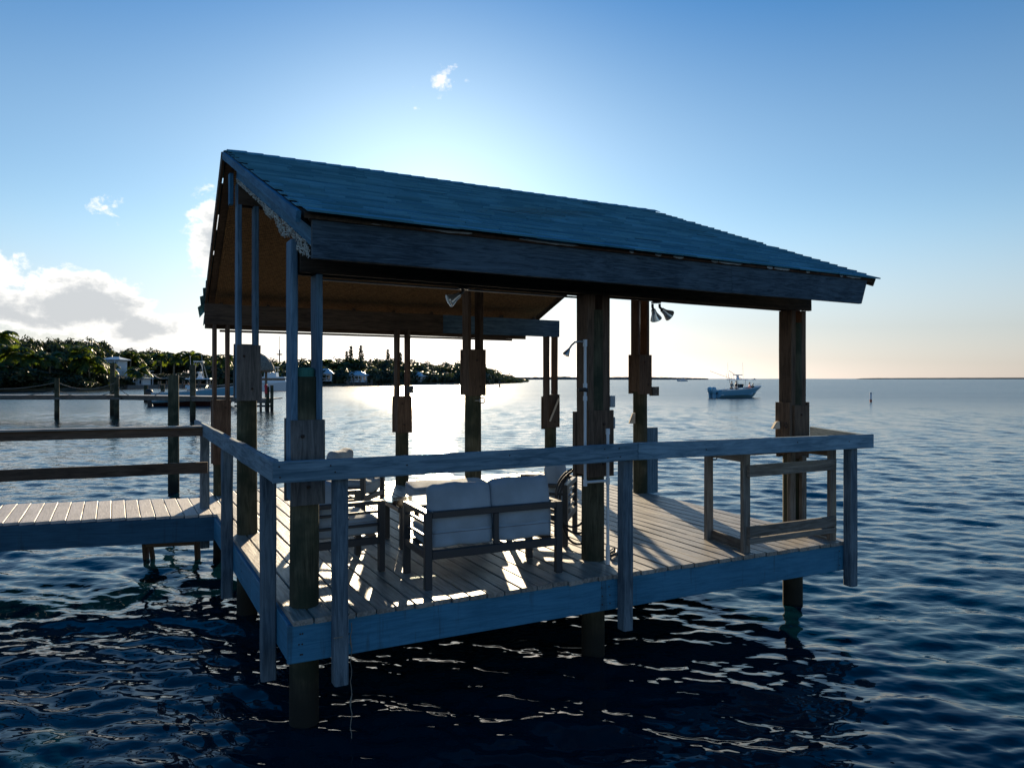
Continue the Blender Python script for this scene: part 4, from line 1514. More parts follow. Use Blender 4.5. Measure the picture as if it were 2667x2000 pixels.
# palms ------------------------------------------------------------------------
def palm_crown(seed, fronds=20):
    r = random.Random(seed)
    vs, fs = [], []
    for i in range(fronds):
        az_ = 2 * math.pi * i / fronds * 2.4 + r.uniform(-.25, .25)
        el0 = r.uniform(-0.15, 1.25) if i > 4 else r.uniform(0.9, 1.4)
        L = r.uniform(0.85, 1.1)
        k = 11
        pos = V((0, 0, 0))
        e = el0
        pts = []
        for j in range(k + 1):
            pts.append((pos.copy(), e))
            e -= (0.10 + 0.05 * j / k) * (1.35 if el0 > 0.5 else 1.0)
            d = V((math.cos(az_) * math.cos(e), math.sin(az_) * math.cos(e), math.sin(e)))
            pos = pos + d * (L / k)
        side = V((-math.sin(az_), math.cos(az_), 0))
        for j in range(k):
            p, _ = pts[j]
            q, _ = pts[j + 1]
            b = len(vs)
            w = 0.008
            vs += [p - side * w, p + side * w, q + side * w * 0.6, q - side * w * 0.6]
            fs.append((b, b + 1, b + 2, b + 3))
            if j < 1:
                continue
            t = j / k
            ll = 0.30 * math.sin(math.pi * (0.12 + 0.86 * t)) ** 0.7
            for m_ in range(2):
                base = p.lerp(q, m_ / 2)
                dr_ = (q - p).normalized()
                for sgn in (-1, 1):
                    tip = base + side * sgn * ll * 0.8 + dr_ * ll * 0.55 + V((0, 0, -ll * (0.35 + r.uniform(0, 0.35))))
                    b = len(vs)
                    mid_ = base.lerp(tip, 0.55) + V((0, 0, ll * 0.05))
                    vs += [base - dr_ * 0.022, mid_ - dr_ * 0.03, tip, mid_ + dr_ * 0.03, base + dr_ * 0.022]
                    fs.append((b, b + 1, b + 2, b + 3, b + 4))
    me = bpy.data.meshes.new('fronds')
    me.from_pydata([tuple(v_) for v_ in vs], [], fs)
    me.materials.append(PALMLEAF)
    return me


def palm_trunk(seed):
    r = random.Random(seed)
    b = r.uniform(-.1, .1)
    pts = [(b * (i / 7) ** 2 * 1.2, 0.05 * b * i / 7, i / 7 * 1.0 - 0.05) for i in range(8)]
    mb = MB().tube(pts, [0.045 - 0.016 * i / 7 for i in range(8)], 8)
    me = bpy.data.meshes.new('trunk')
    me.from_pydata(mb.v, [], mb.f)
    me.materials.append(PBARK)
    return me, V(pts[-1])


PC = [palm_crown(s) for s in (3, 5, 8, 13)]
PT = [palm_trunk(s) for s in (2, 4, 6)]


def palm(px, top_y, depth, size, label, k=0, group=None, base_y=None):
    """top_y: where the tip of the crown stands in the photograph"""
    p = shore_at(px) * (1 + depth)
    p.z = ground_z(px, depth)
    top = CH + (986 - top_y) / F * p.y
    h = max(1.5, top - p.z - size * 0.75)
    r = empty('coconut_palm', p, label, 'palm', group, rz=k * 1.7, local=True)
    me, tip = PT[k % 3]
    obj_from('trunk', me, r, (0, 0, 0), (h * 0.8, h * 0.8, h / 0.95))
    obj_from('fronds', PC[k % 4], r, (tip.x * h * 0.8, tip.y * h * 0.8, tip.z * h / 0.95), (size,) * 3, k * 0.9)
    return r


for k, (px, ty, dep, sz, lab) in enumerate((
        (-14, 838, 0.12, 4.2, 'tall coconut palm whose fronds enter at the left edge of the picture'),
        (32, 876, 0.035, 4.4, 'large coconut palm with bright fronds topmost at the far left'),
        (85, 900, 0.03, 3.8, 'sunlit coconut palm left of the white house gable'),
        (130, 896, 0.04, 3.6, 'narrow coconut palm just left of the white gable among trees'),
        (-2, 922, 0.012, 3.2, 'yellow-green young palm low at the left picture edge'),
        (205, 880, 0.06, 4.0, 'high coconut palm on the ridge left of the porch house'),
        (234, 898, 0.02, 4.8, 'big coconut palm with drooping glossy fronds in front of the porch house'),
        (268, 926, 0.015, 4.0, 'coconut palm with shining fronds beside the tall dock pile'),
        (338, 896, 0.12, 4.6, 'bushy coconut palm behind the right side of the porch house'),
        (364, 906, 0.12, 4.2, 'coconut palm at the right end of the high wood'),
        (361, 940, 0.012, 3.6, 'young coconut palm standing alone before the beach hut'),
        (418, 906, 0.09, 3.8, 'small palm breaking the tree line left of the moored boat'),
        (452, 904, 0.09, 3.6, 'palm breaking the tree line above the moored boat'),
        (494, 902, 0.09, 4.2, 'spreading palm above the tall pile by the moored boat'),
        (526, 912, 0.08, 3.6, 'small palm right of the moored boat mast'),
        (577, 908, 0.06, 4.6, 'palm seen between the far left pavilion posts'))):
    palm(px, ty, dep, sz, lab, k)
# mid shore palms and pines seen under the roof
for k, (px, ty, dep, sz, lab) in enumerate((
        (851, 924, 0.10, 4.2, 'thin palm standing above the trees left of the pines'),
        (876, 934, 0.09, 4.0, 'low palm in the tree line left of the two pines'),
        (893, 932, 0.09, 3.6, 'low palm touching the left pine'),
        (926, 922, 0.10, 4.2, 'palm between the tall pines'))):
    palm(px, ty, dep, sz, lab, k + 2)


def pine_mesh(seed):
    r = random.Random(seed)
    vs, fs = [], []
    n = 26
    for i in range(n):
        z = 0.12 + 0.88 * i / n
        L = 0.17 * (1 - (z - 0.12) / 0.9) ** 0.75 + 0.015
        for a in range(6):
            an = a * math.pi / 3 + r.uniform(-.3, .3) + i * 0.5
            l2 = L * r.uniform(0.65, 1.15)
            d = V((math.cos(an), math.sin(an), r.uniform(-0.1, 0.35)))
            s = V((-math.sin(an), math.cos(an), 0))
            p = V((0, 0, z))
            for m_ in range(5):
                q = p + d * l2 * (0.3 + 0.7 * m_ / 5)
                w = 0.020 * r.uniform(0.6, 1.3)
                b = len(vs)
                vs += [q - s * w, q + d * w * 1.6 + V((0, 0, w)), q + s * w, q - d * w * 0.4 - V((0, 0, w * 0.8))]
                fs.append((b, b + 1, b + 2, b + 3))
    me = bpy.data.meshes.new('branches')
    me.from_pydata([tuple(v_) for v_ in vs], [], fs)
    me.materials.append(PINELEAF)
    return me


PM = [pine_mesh(s) for s in (1, 2)]
for k, (px, ty, lab) in enumerate(((903, 914, 'shorter Norfolk pine beside the tall pair above the far houses'), (914, 900, 'tall Norfolk pine left of the dense one above the far houses'), (940, 899, 'dense narrow Norfolk pine, rightmost of the group above the far houses'),
                                   (1010, 909, 'lone thin Norfolk pine left of the far middle pile'), (1043, 917, 'thin Norfolk pine seen through the gap of the far middle post'))):
    p = shore_at(px) * 1.12
    p.z = 2.0
    h = CH + (986 - ty) / F * p.y - p.z
    r = empty('norfolk_pine', p, lab, 'pine', local=True, rz=k)
    obj_from('branches', PM[k % 2], r, (0, 0, 0), (h, h, h))
    obj_from('trunk', TRUNKS[0], r, (0, 0, 0), (h * 0.25, h * 0.25, h * 0.98))

# the wooded headland reads as one mass
def wood_mass(name, label, spots, leaf=0.9):
    r = random.Random(17)
    vs, fs = [], []
    for (p, rx, rz_) in spots:
        nl = int(170 + rx * 26)
        for i in range(nl):
            d = V((r.gauss(0, 1), r.gauss(0, 1), r.gauss(0, 1))).normalized()
            rad = r.random() ** 0.4 * (1 + 0.22 * math.sin(4 * d.x + 3 * d.z + p.x) + 0.12 * math.sin(9 * d.y + p.y))
            q = p + V((d.x * rx * rad, d.y * rx * rad, d.z * rz_ * rad))
            if q.z < 0.2:
                continue
            s = leaf * r.uniform(0.4, 1.0)
            t = (d + V((r.uniform(-.7, .7), r.uniform(-.7, .7), r.uniform(-.2, .9)))).normalized()
            a = t.orthogonal().normalized()
            b = t.cross(a)
            k = len(vs)
            vs += [q - a * s, q + b * s * 0.5, q + a * s, q - b * s * 0.5]
            fs.append((k, k + 1, k + 2, k + 3))
    o = MB().add(vs, fs).build(name, LEAF, None)
    return tag(o, label, kind='stuff')


HT = [(540, 934), (620, 930), (660, 936), (700, 938), (760, 937), (830, 934), (900, 937), (960, 935), (1010, 936), (1060, 940), (1100, 941), (1150, 946), (1200, 943), (1250, 946), (1275, 958), (1300, 969), (1330, 979), (1360, 988), (1380, 992)]


def ht(px):
    for (a, ya), (b, yb) in zip(HT, HT[1:]):
        if a <= px <= b:
            return ya + (yb - ya) * (px - a) / (b - a)
    return HT[-1][1]


spots = []
for depth, step in ((0.03, 11), (0.10, 10), (0.2, 10)):
    px = 560.0
    while px < 1366:
        sp = shore_at(px) * (1 + depth * (1 if px < 1200 else 0.5))
        ty = ht(px) + (24 if depth < 0.05 else 7 if depth < 0.15 else 0) * min(1, (1385 - px) / 200) + rnd.uniform(-4, 4)
        top = CH + (986 - ty) / F * sp.y
        top = max(top, 1.2)
        rz_ = min(top * 0.5, rnd.uniform(2.6, 3.6))
        rx = rnd.uniform(3.0, 4.6)
        spots.append((V((sp.x, sp.y, max(0.4, top - rz_))), rx, rz_))
        if top > 6:
            spots.append((V((sp.x, sp.y - 3, (top - rz_) * 0.55)), rx, rz_))
        px += step * rnd.uniform(0.7, 1.25)
wood_mass('headland_wood', 'dense wooded headland across the bay beneath the low sun', spots)

# far low islands
def island(name, label, pxs, Y, col_mat=LEAF):
    vs, fs = [], []
    n = len(pxs)
    for px, y in pxs:
        t = at(px, y, Y)
        base = at(px, 986, Y)
        for dy_, z in ((0, 0.0), (6, max(0.2, t.z * 0.8)), (40, max(0.3, t.z)), (220, max(0.2, t.z * 0.7)), (300, 0.0)):
            vs.append((t.x, t.y + dy_, z))
    for i in range(n - 1):
        for j in range(4):
            fs.append((i * 5 + j, (i + 1) * 5 + j, (i + 1) * 5 + j + 1, i * 5 + j + 1))
    o = MB().add(vs, fs).build(name, col_mat, None)
    return tag(o, label, kind='structure')


FARLAND = paint('hazy_far_trees', (0.10, 0.11, 0.11), 0.95, noise=0.2, scale=0.02)  # distance haze is mixed into this base colour
rr_ = random.Random(3)
prof = []
px = 1225.0
while px < 1848:
    base = 981.5 if px < 1700 else 981.5 + (px - 1700) / 148 * 3.8
    if 1440 < px < 1490:
        base -= 2.0
    prof.append((px, base + rr_.uniform(-1.0, 0.8)))
    px += 4.5
island('far_island', 'low hazy wooded island on the horizon', prof, 1600, FARLAND)
prof = []
px = 2300.0
while px < 3300:
    prof.append((px, 984.6 - 1.3 * math.sin((px - 2300) / 1000 * math.pi) + rr_.uniform(-0.3, 0.3)))
    px += 9
island('far_key', 'faint strip of land on the right horizon', prof, 3500, FARLAND)


# houses -----------------------------------------------------------------------
def house(name, label, c, w, d, h, rz=0.0, floors=1, roofh=1.6, porch=True, roofmat=HROOF, nwin=4):
    r = empty(name, c, label, 'house', rz=rz, local=True)
    wl = MB().box((0, 0, h / 2), (w, d, h)).build('wall', HWHITE, r)
    e = 0.7
    mb = MB().add([(-w / 2 - e, -d / 2 - e, h), (w / 2 + e, -d / 2 - e, h), (w / 2 + e, d / 2 + e, h), (-w / 2 - e, d / 2 + e, h), (-w * 0.22, 0, h + roofh), (w * 0.22, 0, h + roofh), (-w / 2 - e, -d / 2 - e, h - .15), (w / 2 + e, -d / 2 - e, h - .15), (w / 2 + e, d / 2 + e, h - .15), (-w / 2 - e, d / 2 + e, h - .15)],
                  [(0, 1, 5, 4), (1, 2, 5), (2, 3, 4, 5), (3, 0, 4), (0, 6, 7, 1), (1, 7, 8, 2), (2, 8, 9, 3), (3, 9, 6, 0), (9, 8, 7, 6)])
    mb.build('roof', roofmat, r)
    for f in range(floors):
        zc_ = h * (f + 0.52) / floors
        for i in range(nwin):
            x = (i - (nwin - 1) / 2) * w / nwin
            wn = MB().box((x, -d / 2 - 0.03, zc_), (w / nwin * 0.6, 0.08, h / floors * 0.55)).build('window', HWHITE, r)
            MB().box((x, -d / 2 - 0.08, zc_), (w / nwin * 0.5, 0.04, h / floors * 0.48)).build('pane', HDARK, wn)
        if porch:
            z0 = h * f / floors
            MB().box((0, -d / 2 - 1.0, z0 + 0.1), (w, 1.8, 0.15)).build('porch_floor', HWHITE, r)
            for i in range(nwin + 1):
                x = -w / 2 + 0.1 + (w - 0.2) * i / nwin
                MB().box((x, -d / 2 - 1.75, z0 + h / floors / 2), (0.14, 0.14, h / floors - 0.35)).build('porch_post', HWHITE, r)
            MB().box((0, -d / 2 - 1.75, z0 + 1.05), (w, 0.08, 0.09)).build('porch_rail', HWHITE, r)
    return r


p = shore_at(301) * 1.075
house('porch_house', 'white two-storey porch house half hidden by palms on the left shore', (p.x, p.y, 1.6), 3.4, 5, 5.6, 0.1, 2, 0.7, True, nwin=2)
p = shore_at(170) * 1.12
house('gable_house', 'pale house roof showing among the left shore trees', (p.x, p.y, 3.0), 2.6, 3, 2.6, 0.5, 1, 1.3, False, nwin=2)
p = shore_at(352) * 1.03
house('beach_hut', 'low white open beach shed behind the lone young palm', (p.x, p.y, 0.6), 5.5, 4, 2.0, 0.05, 1, 0.5, True, nwin=4)
p = shore_at(388) * 1.01
tw = empty('lookout_stand', (p.x, p.y, 0.4), 'narrow white lookout stand on the beach', 'stand', local=True)
for sx in (-1, 1):
    for sy in (-1, 1):
        MB().box((sx * 0.65, sy * 0.6, 1.7), (0.16, 0.16, 3.4)).build('post', HWHITE, tw)
MB().box((0, 0, 2.9), (1.5, 1.4, 0.14)).build('platform', HWHITE, tw)
MB().box((0, -0.65, 3.5), (1.5, 0.08, 0.9)).build('parapet', HWHITE, tw)
MB().box((0, 0, 4.0), (1.7, 1.6, 0.1)).build('canopy', HWHITE, tw)
p = shore_at(845) * 1.02
house('shore_house', 'pale blue-roofed house among trees left of the far pile', (p.x, p.y, 1.6), 5.0, 5, 2.6, 0.2, 1, 1.7, True, nwin=3)
p = shore_at(928) * 1.02
house('shore_house', 'white veranda house below the tall pines', (p.x, p.y, 1.2), 7.5, 5, 2.5, 0.1, 1, 1.4, True, nwin=6)
p = shore_at(1083) * 1.03
house('shore_house', 'grey-roofed house in the golden glare under the roof beam', (p.x, p.y, 1.2), 6.5, 5, 2.2, -0.25, 1, 1.7, False, nwin=4)


# docks on the far shore -------------------------------------------------------
def far_dock(name, label, a, b, w, z, npile, mat=HGREY, tops=0.9):
    r = empty(name, ((a.x + b.x) / 2, (a.y + b.y) / 2, 0), label, 'dock')
    d = (b - a).normalized()
    n = V((-d.y, d.x, 0))
    MB().bar(V((a.x, a.y, z)), V((b.x, b.y, z)), 0.22, w).build('walkway', mat, r)
    for i in range(npile):
        q = a.lerp(b, i / max(1, npile - 1))
        for s in (-1, 1):
            e = q + n * s * w * 0.5
            MB().tube([(e.x, e.y, -0.6), (e.x, e.y, z + tops)], 0.14, 8).build('pile', HGREY, r)
    return r


far_dock('boat_dock', 'boat dock with small boathouse roof below the veranda house', shore_at(905) * 0.985, shore_at(968) * 0.965, 2.0, 0.8, 5, tops=1.2)
far_dock('finger_dock', 'grey finger dock behind the moored boat', shore_at(415) * 0.93, shore_at(560) * 0.86, 1.6, 1.0, 8, tops=0.9)
far_dock('yacht_dock', 'low dock with many piles in front of the white yacht', shore_at(640) * 0.80, shore_at(800) * 0.86, 1.6, 0.9, 9, tops=0.8)
wl = MB()
for px in range(330, 480, 6):
    p = shore_at(px)
    q = shore_at(px + 6)
    wl.bar(V((p.x, p.y - 0.3, 0.4)), V((q.x, q.y - 0.3, 0.4)), 1.0, 0.8)
tag(wl.build('sea_wall', ROCK, None), 'dark low stone sea wall below the beach hut', 'wall')

# radio mast
p = shore_at(728) * 1.5
h = CH + (986 - 876) / F * p.y
ms = empty('radio_mast', (p.x, p.y, 2), 'thin radio mast above the trees between two pavilion posts', 'mast')
MB().tube([(p.x, p.y, 2), (p.x, p.y, h * 0.72)], 0.30, 6).build('mast_tube', HGREY, ms)
MB().tube([(p.x, p.y, h * 0.72), (p.x, p.y, h)], 0.12, 6).build('antenna', HGREY, ms)
MB().box((p.x, p.y, h * 0.62), (2.2, 2.2, 0.5)).build('platform', HGREY, ms)

# ------------------------------------------------------------------ neighbour's walkway with rope rails
wk = empty('rope_walkway', (-32, 45, 0), 'long narrow walkway on piles crossing the water at left', 'dock')
WA, WB, WC = at(-330, 1031, 45), at(300, 1028, 45.5), at(640, 1040, 41)
zt_ = 1.45
for k, (a, b) in enumerate(((WA, WB), (WB, WC))):
    d = (b - a).normalized()
    MB().bar(V((a.x, a.y, zt_ - 0.02)), V((b.x, b.y, zt_ - 0.02)), 0.045, 1.5).build('deck_board', PLANK, wk)
    MB().bar(V((a.x, a.y - 0.7, zt_ - 0.17)), V((b.x, b.y - 0.7, zt_ - 0.17)), 0.24, 0.06).build('stringer', HGREY, wk)
    MB().bar(V((a.x, a.y + 0.7, zt_ - 0.17)), V((b.x, b.y + 0.7, zt_ - 0.17)), 0.24, 0.06).build('stringer', HGREY, wk)


def wpile(name, px, ytop, Y, label, r=0.15, dy=0.0):
    p = at(px, ytop, Y)
    o = pile(name, None, p.z, r, PILE, None, V((p.x, p.y + dy, 0)), -0.8)
    return o


tops = []
for px in (-150, 148, 304):
    o = wpile('pile', px, 985 if px < 300 else 982, 44.3, '', 0.14)
    o.parent = wk
    o.matrix_parent_inverse = WM[wk].inverted()
    tops.append(at(px, 985, 44.3))
    q = at(px, 1042, 44.2)
    MB().box((q.x, q.y + 0.1, q.z + 0.1), (0.55, 0.3, 0.14)).build('bracket', HGREY, wk)
ends = tops + [at(452, 1000, 15.6)]
ropes = []
for k in range(2):
    for zo in (0.25, 0.75):
        a, b = tops[k] - V((0, 0, zo)), tops[k + 1] - V((0, 0, zo))
        pts = [a.lerp(b, t / 14) - V((0, 0, 0.42 * (1 - (2 * t / 14 - 1) ** 2))) for t in range(15)]
        o = MB().tube(pts, 0.022, 6).build('rope_rail', ROPE, None, True)
        nm = ('left', 'middle')[k]
        tag(o, '%s sagging rope between the %s walkway piles' % ('upper' if zo < 0.5 else 'lower', 'far left' if k == 0 else 'two visible'), 'rope')
a = tops[2] - V((0, 0, 0.5))
b = at(430, 1012, 43)
pts = [a.lerp(b, t / 14) - V((0, 0, 0.7 * (1 - (2 * t / 14 - 1) ** 2))) for t in range(15)]
tag(MB().tube(pts, 0.022, 6).build('rope_rail', ROPE, None, True), 'rope sagging from the paired piles towards the near mooring pile', 'rope')
for (px, yt, Y, rad, lab, nm) in ((293, 947, 48.0, 0.16, 'taller dark pile directly behind the walkway bend', 'mooring_pile'),
                                  (452, 976, 15.5, 0.115, 'nearest free-standing mooring pile left of the gangway corner', 'mooring_pile'),
                                  (502, 950, 42.0, 0.16, 'dark mooring pile standing in front of the moored boat', 'mooring_pile'),
                                  (380, 1003, 75.0, 0.20, 'short post in the water beyond the walkway, left of two', 'mooring_pile'),
                                  (424, 1003, 76.0, 0.20, 'short post in the water beyond the walkway, right of two', 'mooring_pile')):
    o = wpile(nm, px, yt, Y, lab, rad)
    tag(o, lab, 'pile')
# rope from the near mooring pile to the left
a, b = at(400, 975, 30), at(447, 981, 15.4)
pts = [a.lerp(b, t / 10) - V((0, 0, 0.10 * (1 - (2 * t / 10 - 1) ** 2))) for t in range(11)]
tag(MB().tube(pts, 0.014, 6).build('mooring_line', ROPE, None, True), 'dark line running to the top of the near mooring pile', 'rope')

# tiki hut on its own dock
tk = empty('tiki_hut', at(672, 1070, 55), 'round thatched tiki hut on a small dock between pavilion posts', 'hut')
c = at(668, 1036, 56)
prof = []
zb_, ztp = at(0, 968, 56).z, at(0, 918, 56).z
RR = 1.25
mb = MB()
nn_ = 28
vs, fs = [], []
pf = [(1.0, 0.0), (1.08, 0.08), (1.04, 0.28), (0.86, 0.56), (0.55, 0.82), (0.25, 0.97), (0.03, 1.0)]
for (rr2, zz) in pf:
    for j in range(nn_):
        a = 2 * math.pi * j / nn_
        q = RR * rr2 * (1 + rnd.uniform(-0.03, 0.03))
        vs.append((c.x + q * math.cos(a), c.y + q * math.sin(a), zb_ + (ztp - zb_) * zz + rnd.uniform(-0.05, 0.03)))
for i in range(len(pf) - 1):
    for j in range(nn_):
        fs.append((i * nn_ + j, i * nn_ + (j + 1) % nn_, (i + 1) * nn_ + (j + 1) % nn_, (i + 1) * nn_ + j))
fs.append(tuple(range(nn_))[::-1])
mb.add(vs, fs).build('thatch_roof', THATCH, tk, False)
dzk = at(0, 1036, 56).z
for sx in (-0.75, 0.55):
    for sy in (-0.6, 0.6):
        MB().tube([(c.x + sx, c.y + sy, -0.6), (c.x + sx, c.y + sy, zb_ + 0.3)], 0.10, 8).build('post', HGREY, tk)
MB().box((c.x + 0.2, c.y, dzk - 0.05), (3.0, 2.2, 0.10)).build('deck_board', PLANK, tk)
MB().box((c.x + 0.2, c.y - 1.1, dzk - 0.25), (3.0, 0.08, 0.28)).build('stringer', HGREY, tk)
MB().box((c.x + 0.2, c.y - 1.1, dzk - 0.6), (3.0, 0.08, 0.16)).build('stringer', HGREY, tk)
for sx in (1.3, 1.62):
    MB().tube([(c.x + sx, c.y - 1.2, -0.6), (c.x + sx, c.y - 1.2, dzk + (1.0 if sx > 1.5 else 0.9))], 0.13, 8).build('pile', PILE, tk)
q = V((c.x + 1.22, c.y - 1.36, dzk + 0.75))
mb = MB().lathe([(0.05, -0.42), (0.11, -0.38), (0.10, 0.0), (0.13, 0.25), (0.04, 0.34)], 10, q)
tag(mb.build('life_vest', RED, None, True), 'red life vest hanging on the tiki dock pile', 'life vest')


# ------------------------------------------------------------------ people
def skinned(name, verts, edges, radii, mat, parent, sub=1):
    me = bpy.data.meshes.new(name)
    me.from_pydata(verts, edges, [])
    me.materials.append(mat)
    o = bpy.data.objects.new(name, me)
    COL.objects.link(o)
    o.parent = parent
    md = o.modifiers.new('skin', 'SKIN')
    md.use_smooth_shade = True
    for i, sv in enumerate(me.skin_vertices[0].data):
        r_ = radii[i]
        sv.radius = r_ if isinstance(r_, tuple) else (r_, r_)
        sv.use_root = (i == 0)
    o.modifiers.new('sub', 'SUBSURF').levels = sub
    o.modifiers['sub'].render_levels = sub
    return o


def person(loc, rz, shirt, label, pose='stand', lean=0.0, trousers='navy', s=1.0):
    """one continuous body; +Y of the local frame is forward"""
    r = empty('person', loc, label, 'person', rz=rz, local=True)
    r.scale = (s, s, s)
    sit = pose == 'sit'
    hip = 0.46 if sit else 0.95
    l_ = lean
    def f(z, y=0.0):
        return y + l_ * (z - hip)
    ch_z, nk, hd = hip + 0.40, hip + 0.55, hip + 0.70
    vt = [(0, 0, hip), (0, f(hip + 0.2), hip + 0.2), (0, f(ch_z), ch_z), (0, f(nk), nk), (0, f(hd) + 0.02, hd), (0, f(hd) + 0.02, hd + 0.12)]
    rd = [(0.15, 0.11), (0.13, 0.10), (0.17, 0.11), 0.055, (0.075, 0.092), (0.06, 0.07)]
    ed = [(0, 1), (1, 2), (2, 3), (3, 4), (4, 5)]
    tv, tr, te = list(vt[:3]), [(0.165, 0.125), (0.15, 0.115), (0.185, 0.125)], [(0, 1), (1, 2)]
    for sx in (-1, 1):
        b = len(vt)
        vt += [(sx * 0.19, f(ch_z + 0.06), ch_z + 0.06), (sx * 0.25, f(ch_z) + 0.06, ch_z - 0.20), (sx * 0.20, f(ch_z) + 0.30, ch_z - 0.26), (sx * 0.18, f(ch_z) + 0.39, ch_z - 0.24)]
        rd += [0.065, 0.048, 0.036, 0.03]
        ed += [(2, b), (b, b + 1), (b + 1, b + 2), (b + 2, b + 3)]
        bt_ = len(tv)
        tv += [vt[b], vt[b + 1]]
        tr += [0.08, 0.062]
        te += [(2, bt_), (bt_, bt_ + 1)]
        b = len(vt)
        if sit:
            vt += [(sx * 0.10, 0.08, hip - 0.02), (sx * 0.13, 0.46, hip + 0.02), (sx * 0.13, 0.50, 0.08), (sx * 0.13, 0.64, 0.04)]
        else:
            vt += [(sx * 0.10, 0, hip - 0.1), (sx * 0.12, 0.02, 0.50), (sx * 0.12, -0.01, 0.08), (sx * 0.12, 0.14, 0.04)]
        rd += [0.095, 0.062, 0.045, 0.035]
        ed += [(0, b), (b, b + 1), (b + 1, b + 2), (b + 2, b + 3)]
    skinned('body', vt, ed, rd, SKIN, r)
    skinned('shirt', tv, te, tr, SHIRT[shirt], r)
    lv = [vt[0]]
    lr = [(0.165, 0.125)]
    le = []
    off_ = 6
    for k2, sx in enumerate((-1, 1)):
        i0 = 6 + k2 * 8 + 4
        b = len(lv)
        lv += [vt[i0], vt[i0 + 1], vt[i0 + 2]]
        lr += [0.105, 0.075, 0.06]
        le += [(0, b), (b, b + 1), (b + 1, b + 2)]
    skinned('trousers', lv, le, lr, SHIRT[trousers], r)
    hc = V((0, f(hd) + 0.005, hd + 0.06))
    mb = MB()
    vs2, fs2 = [], []
    for i in range(5):
        el_ = -0.25 + (math.pi / 2 + 0.25) * i / 4
        for j in range(10):
            a = 2 * math.pi * j / 10
            k3 = 0.098 + (0.006 if math.sin(a) < 0 else -0.006)
            vs2.append(hc + V((k3 * math.cos(a) * math.cos(el_) * 0.86, k3 * math.sin(a) * math.cos(el_) - 0.01, k3 * 1.15 * math.sin(el_))))
    for i in range(4):
        for j in range(10):
            fs2.append((i * 10 + j, i * 10 + (j + 1) % 10, (i + 1) * 10 + (j + 1) % 10, (i + 1) * 10 + j))
    mb.add(vs2, fs2).build('hair', HAIR, r, True)
    # face: eyes, nose, mouth, ears
    fc = V((0, f(hd) + 0.02, hd + 0.03))
    for sx in (-1, 1):
        MB().lathe([(0.003, -0.004), (0.011, 0), (0.003, 0.004)], 6, fc + V((sx * 0.03, 0.085, 0.02)), V((0, 1, 0))).build('eye', HAIR, r)
        MB().lathe([(0.006, -0.02), (0.014, 0), (0.006, 0.02)], 6, fc + V((sx * 0.082, 0.0, 0.0)), V((0, 0, 1))).build('ear', SKIN, r)
    MB().lathe([(0.016, -0.02), (0.010, 0.0), (0.003, 0.025)], 6, fc + V((0, 0.092, -0.005)), V((0, 0.3, 1))).build('nose', SKIN, r)
    return r


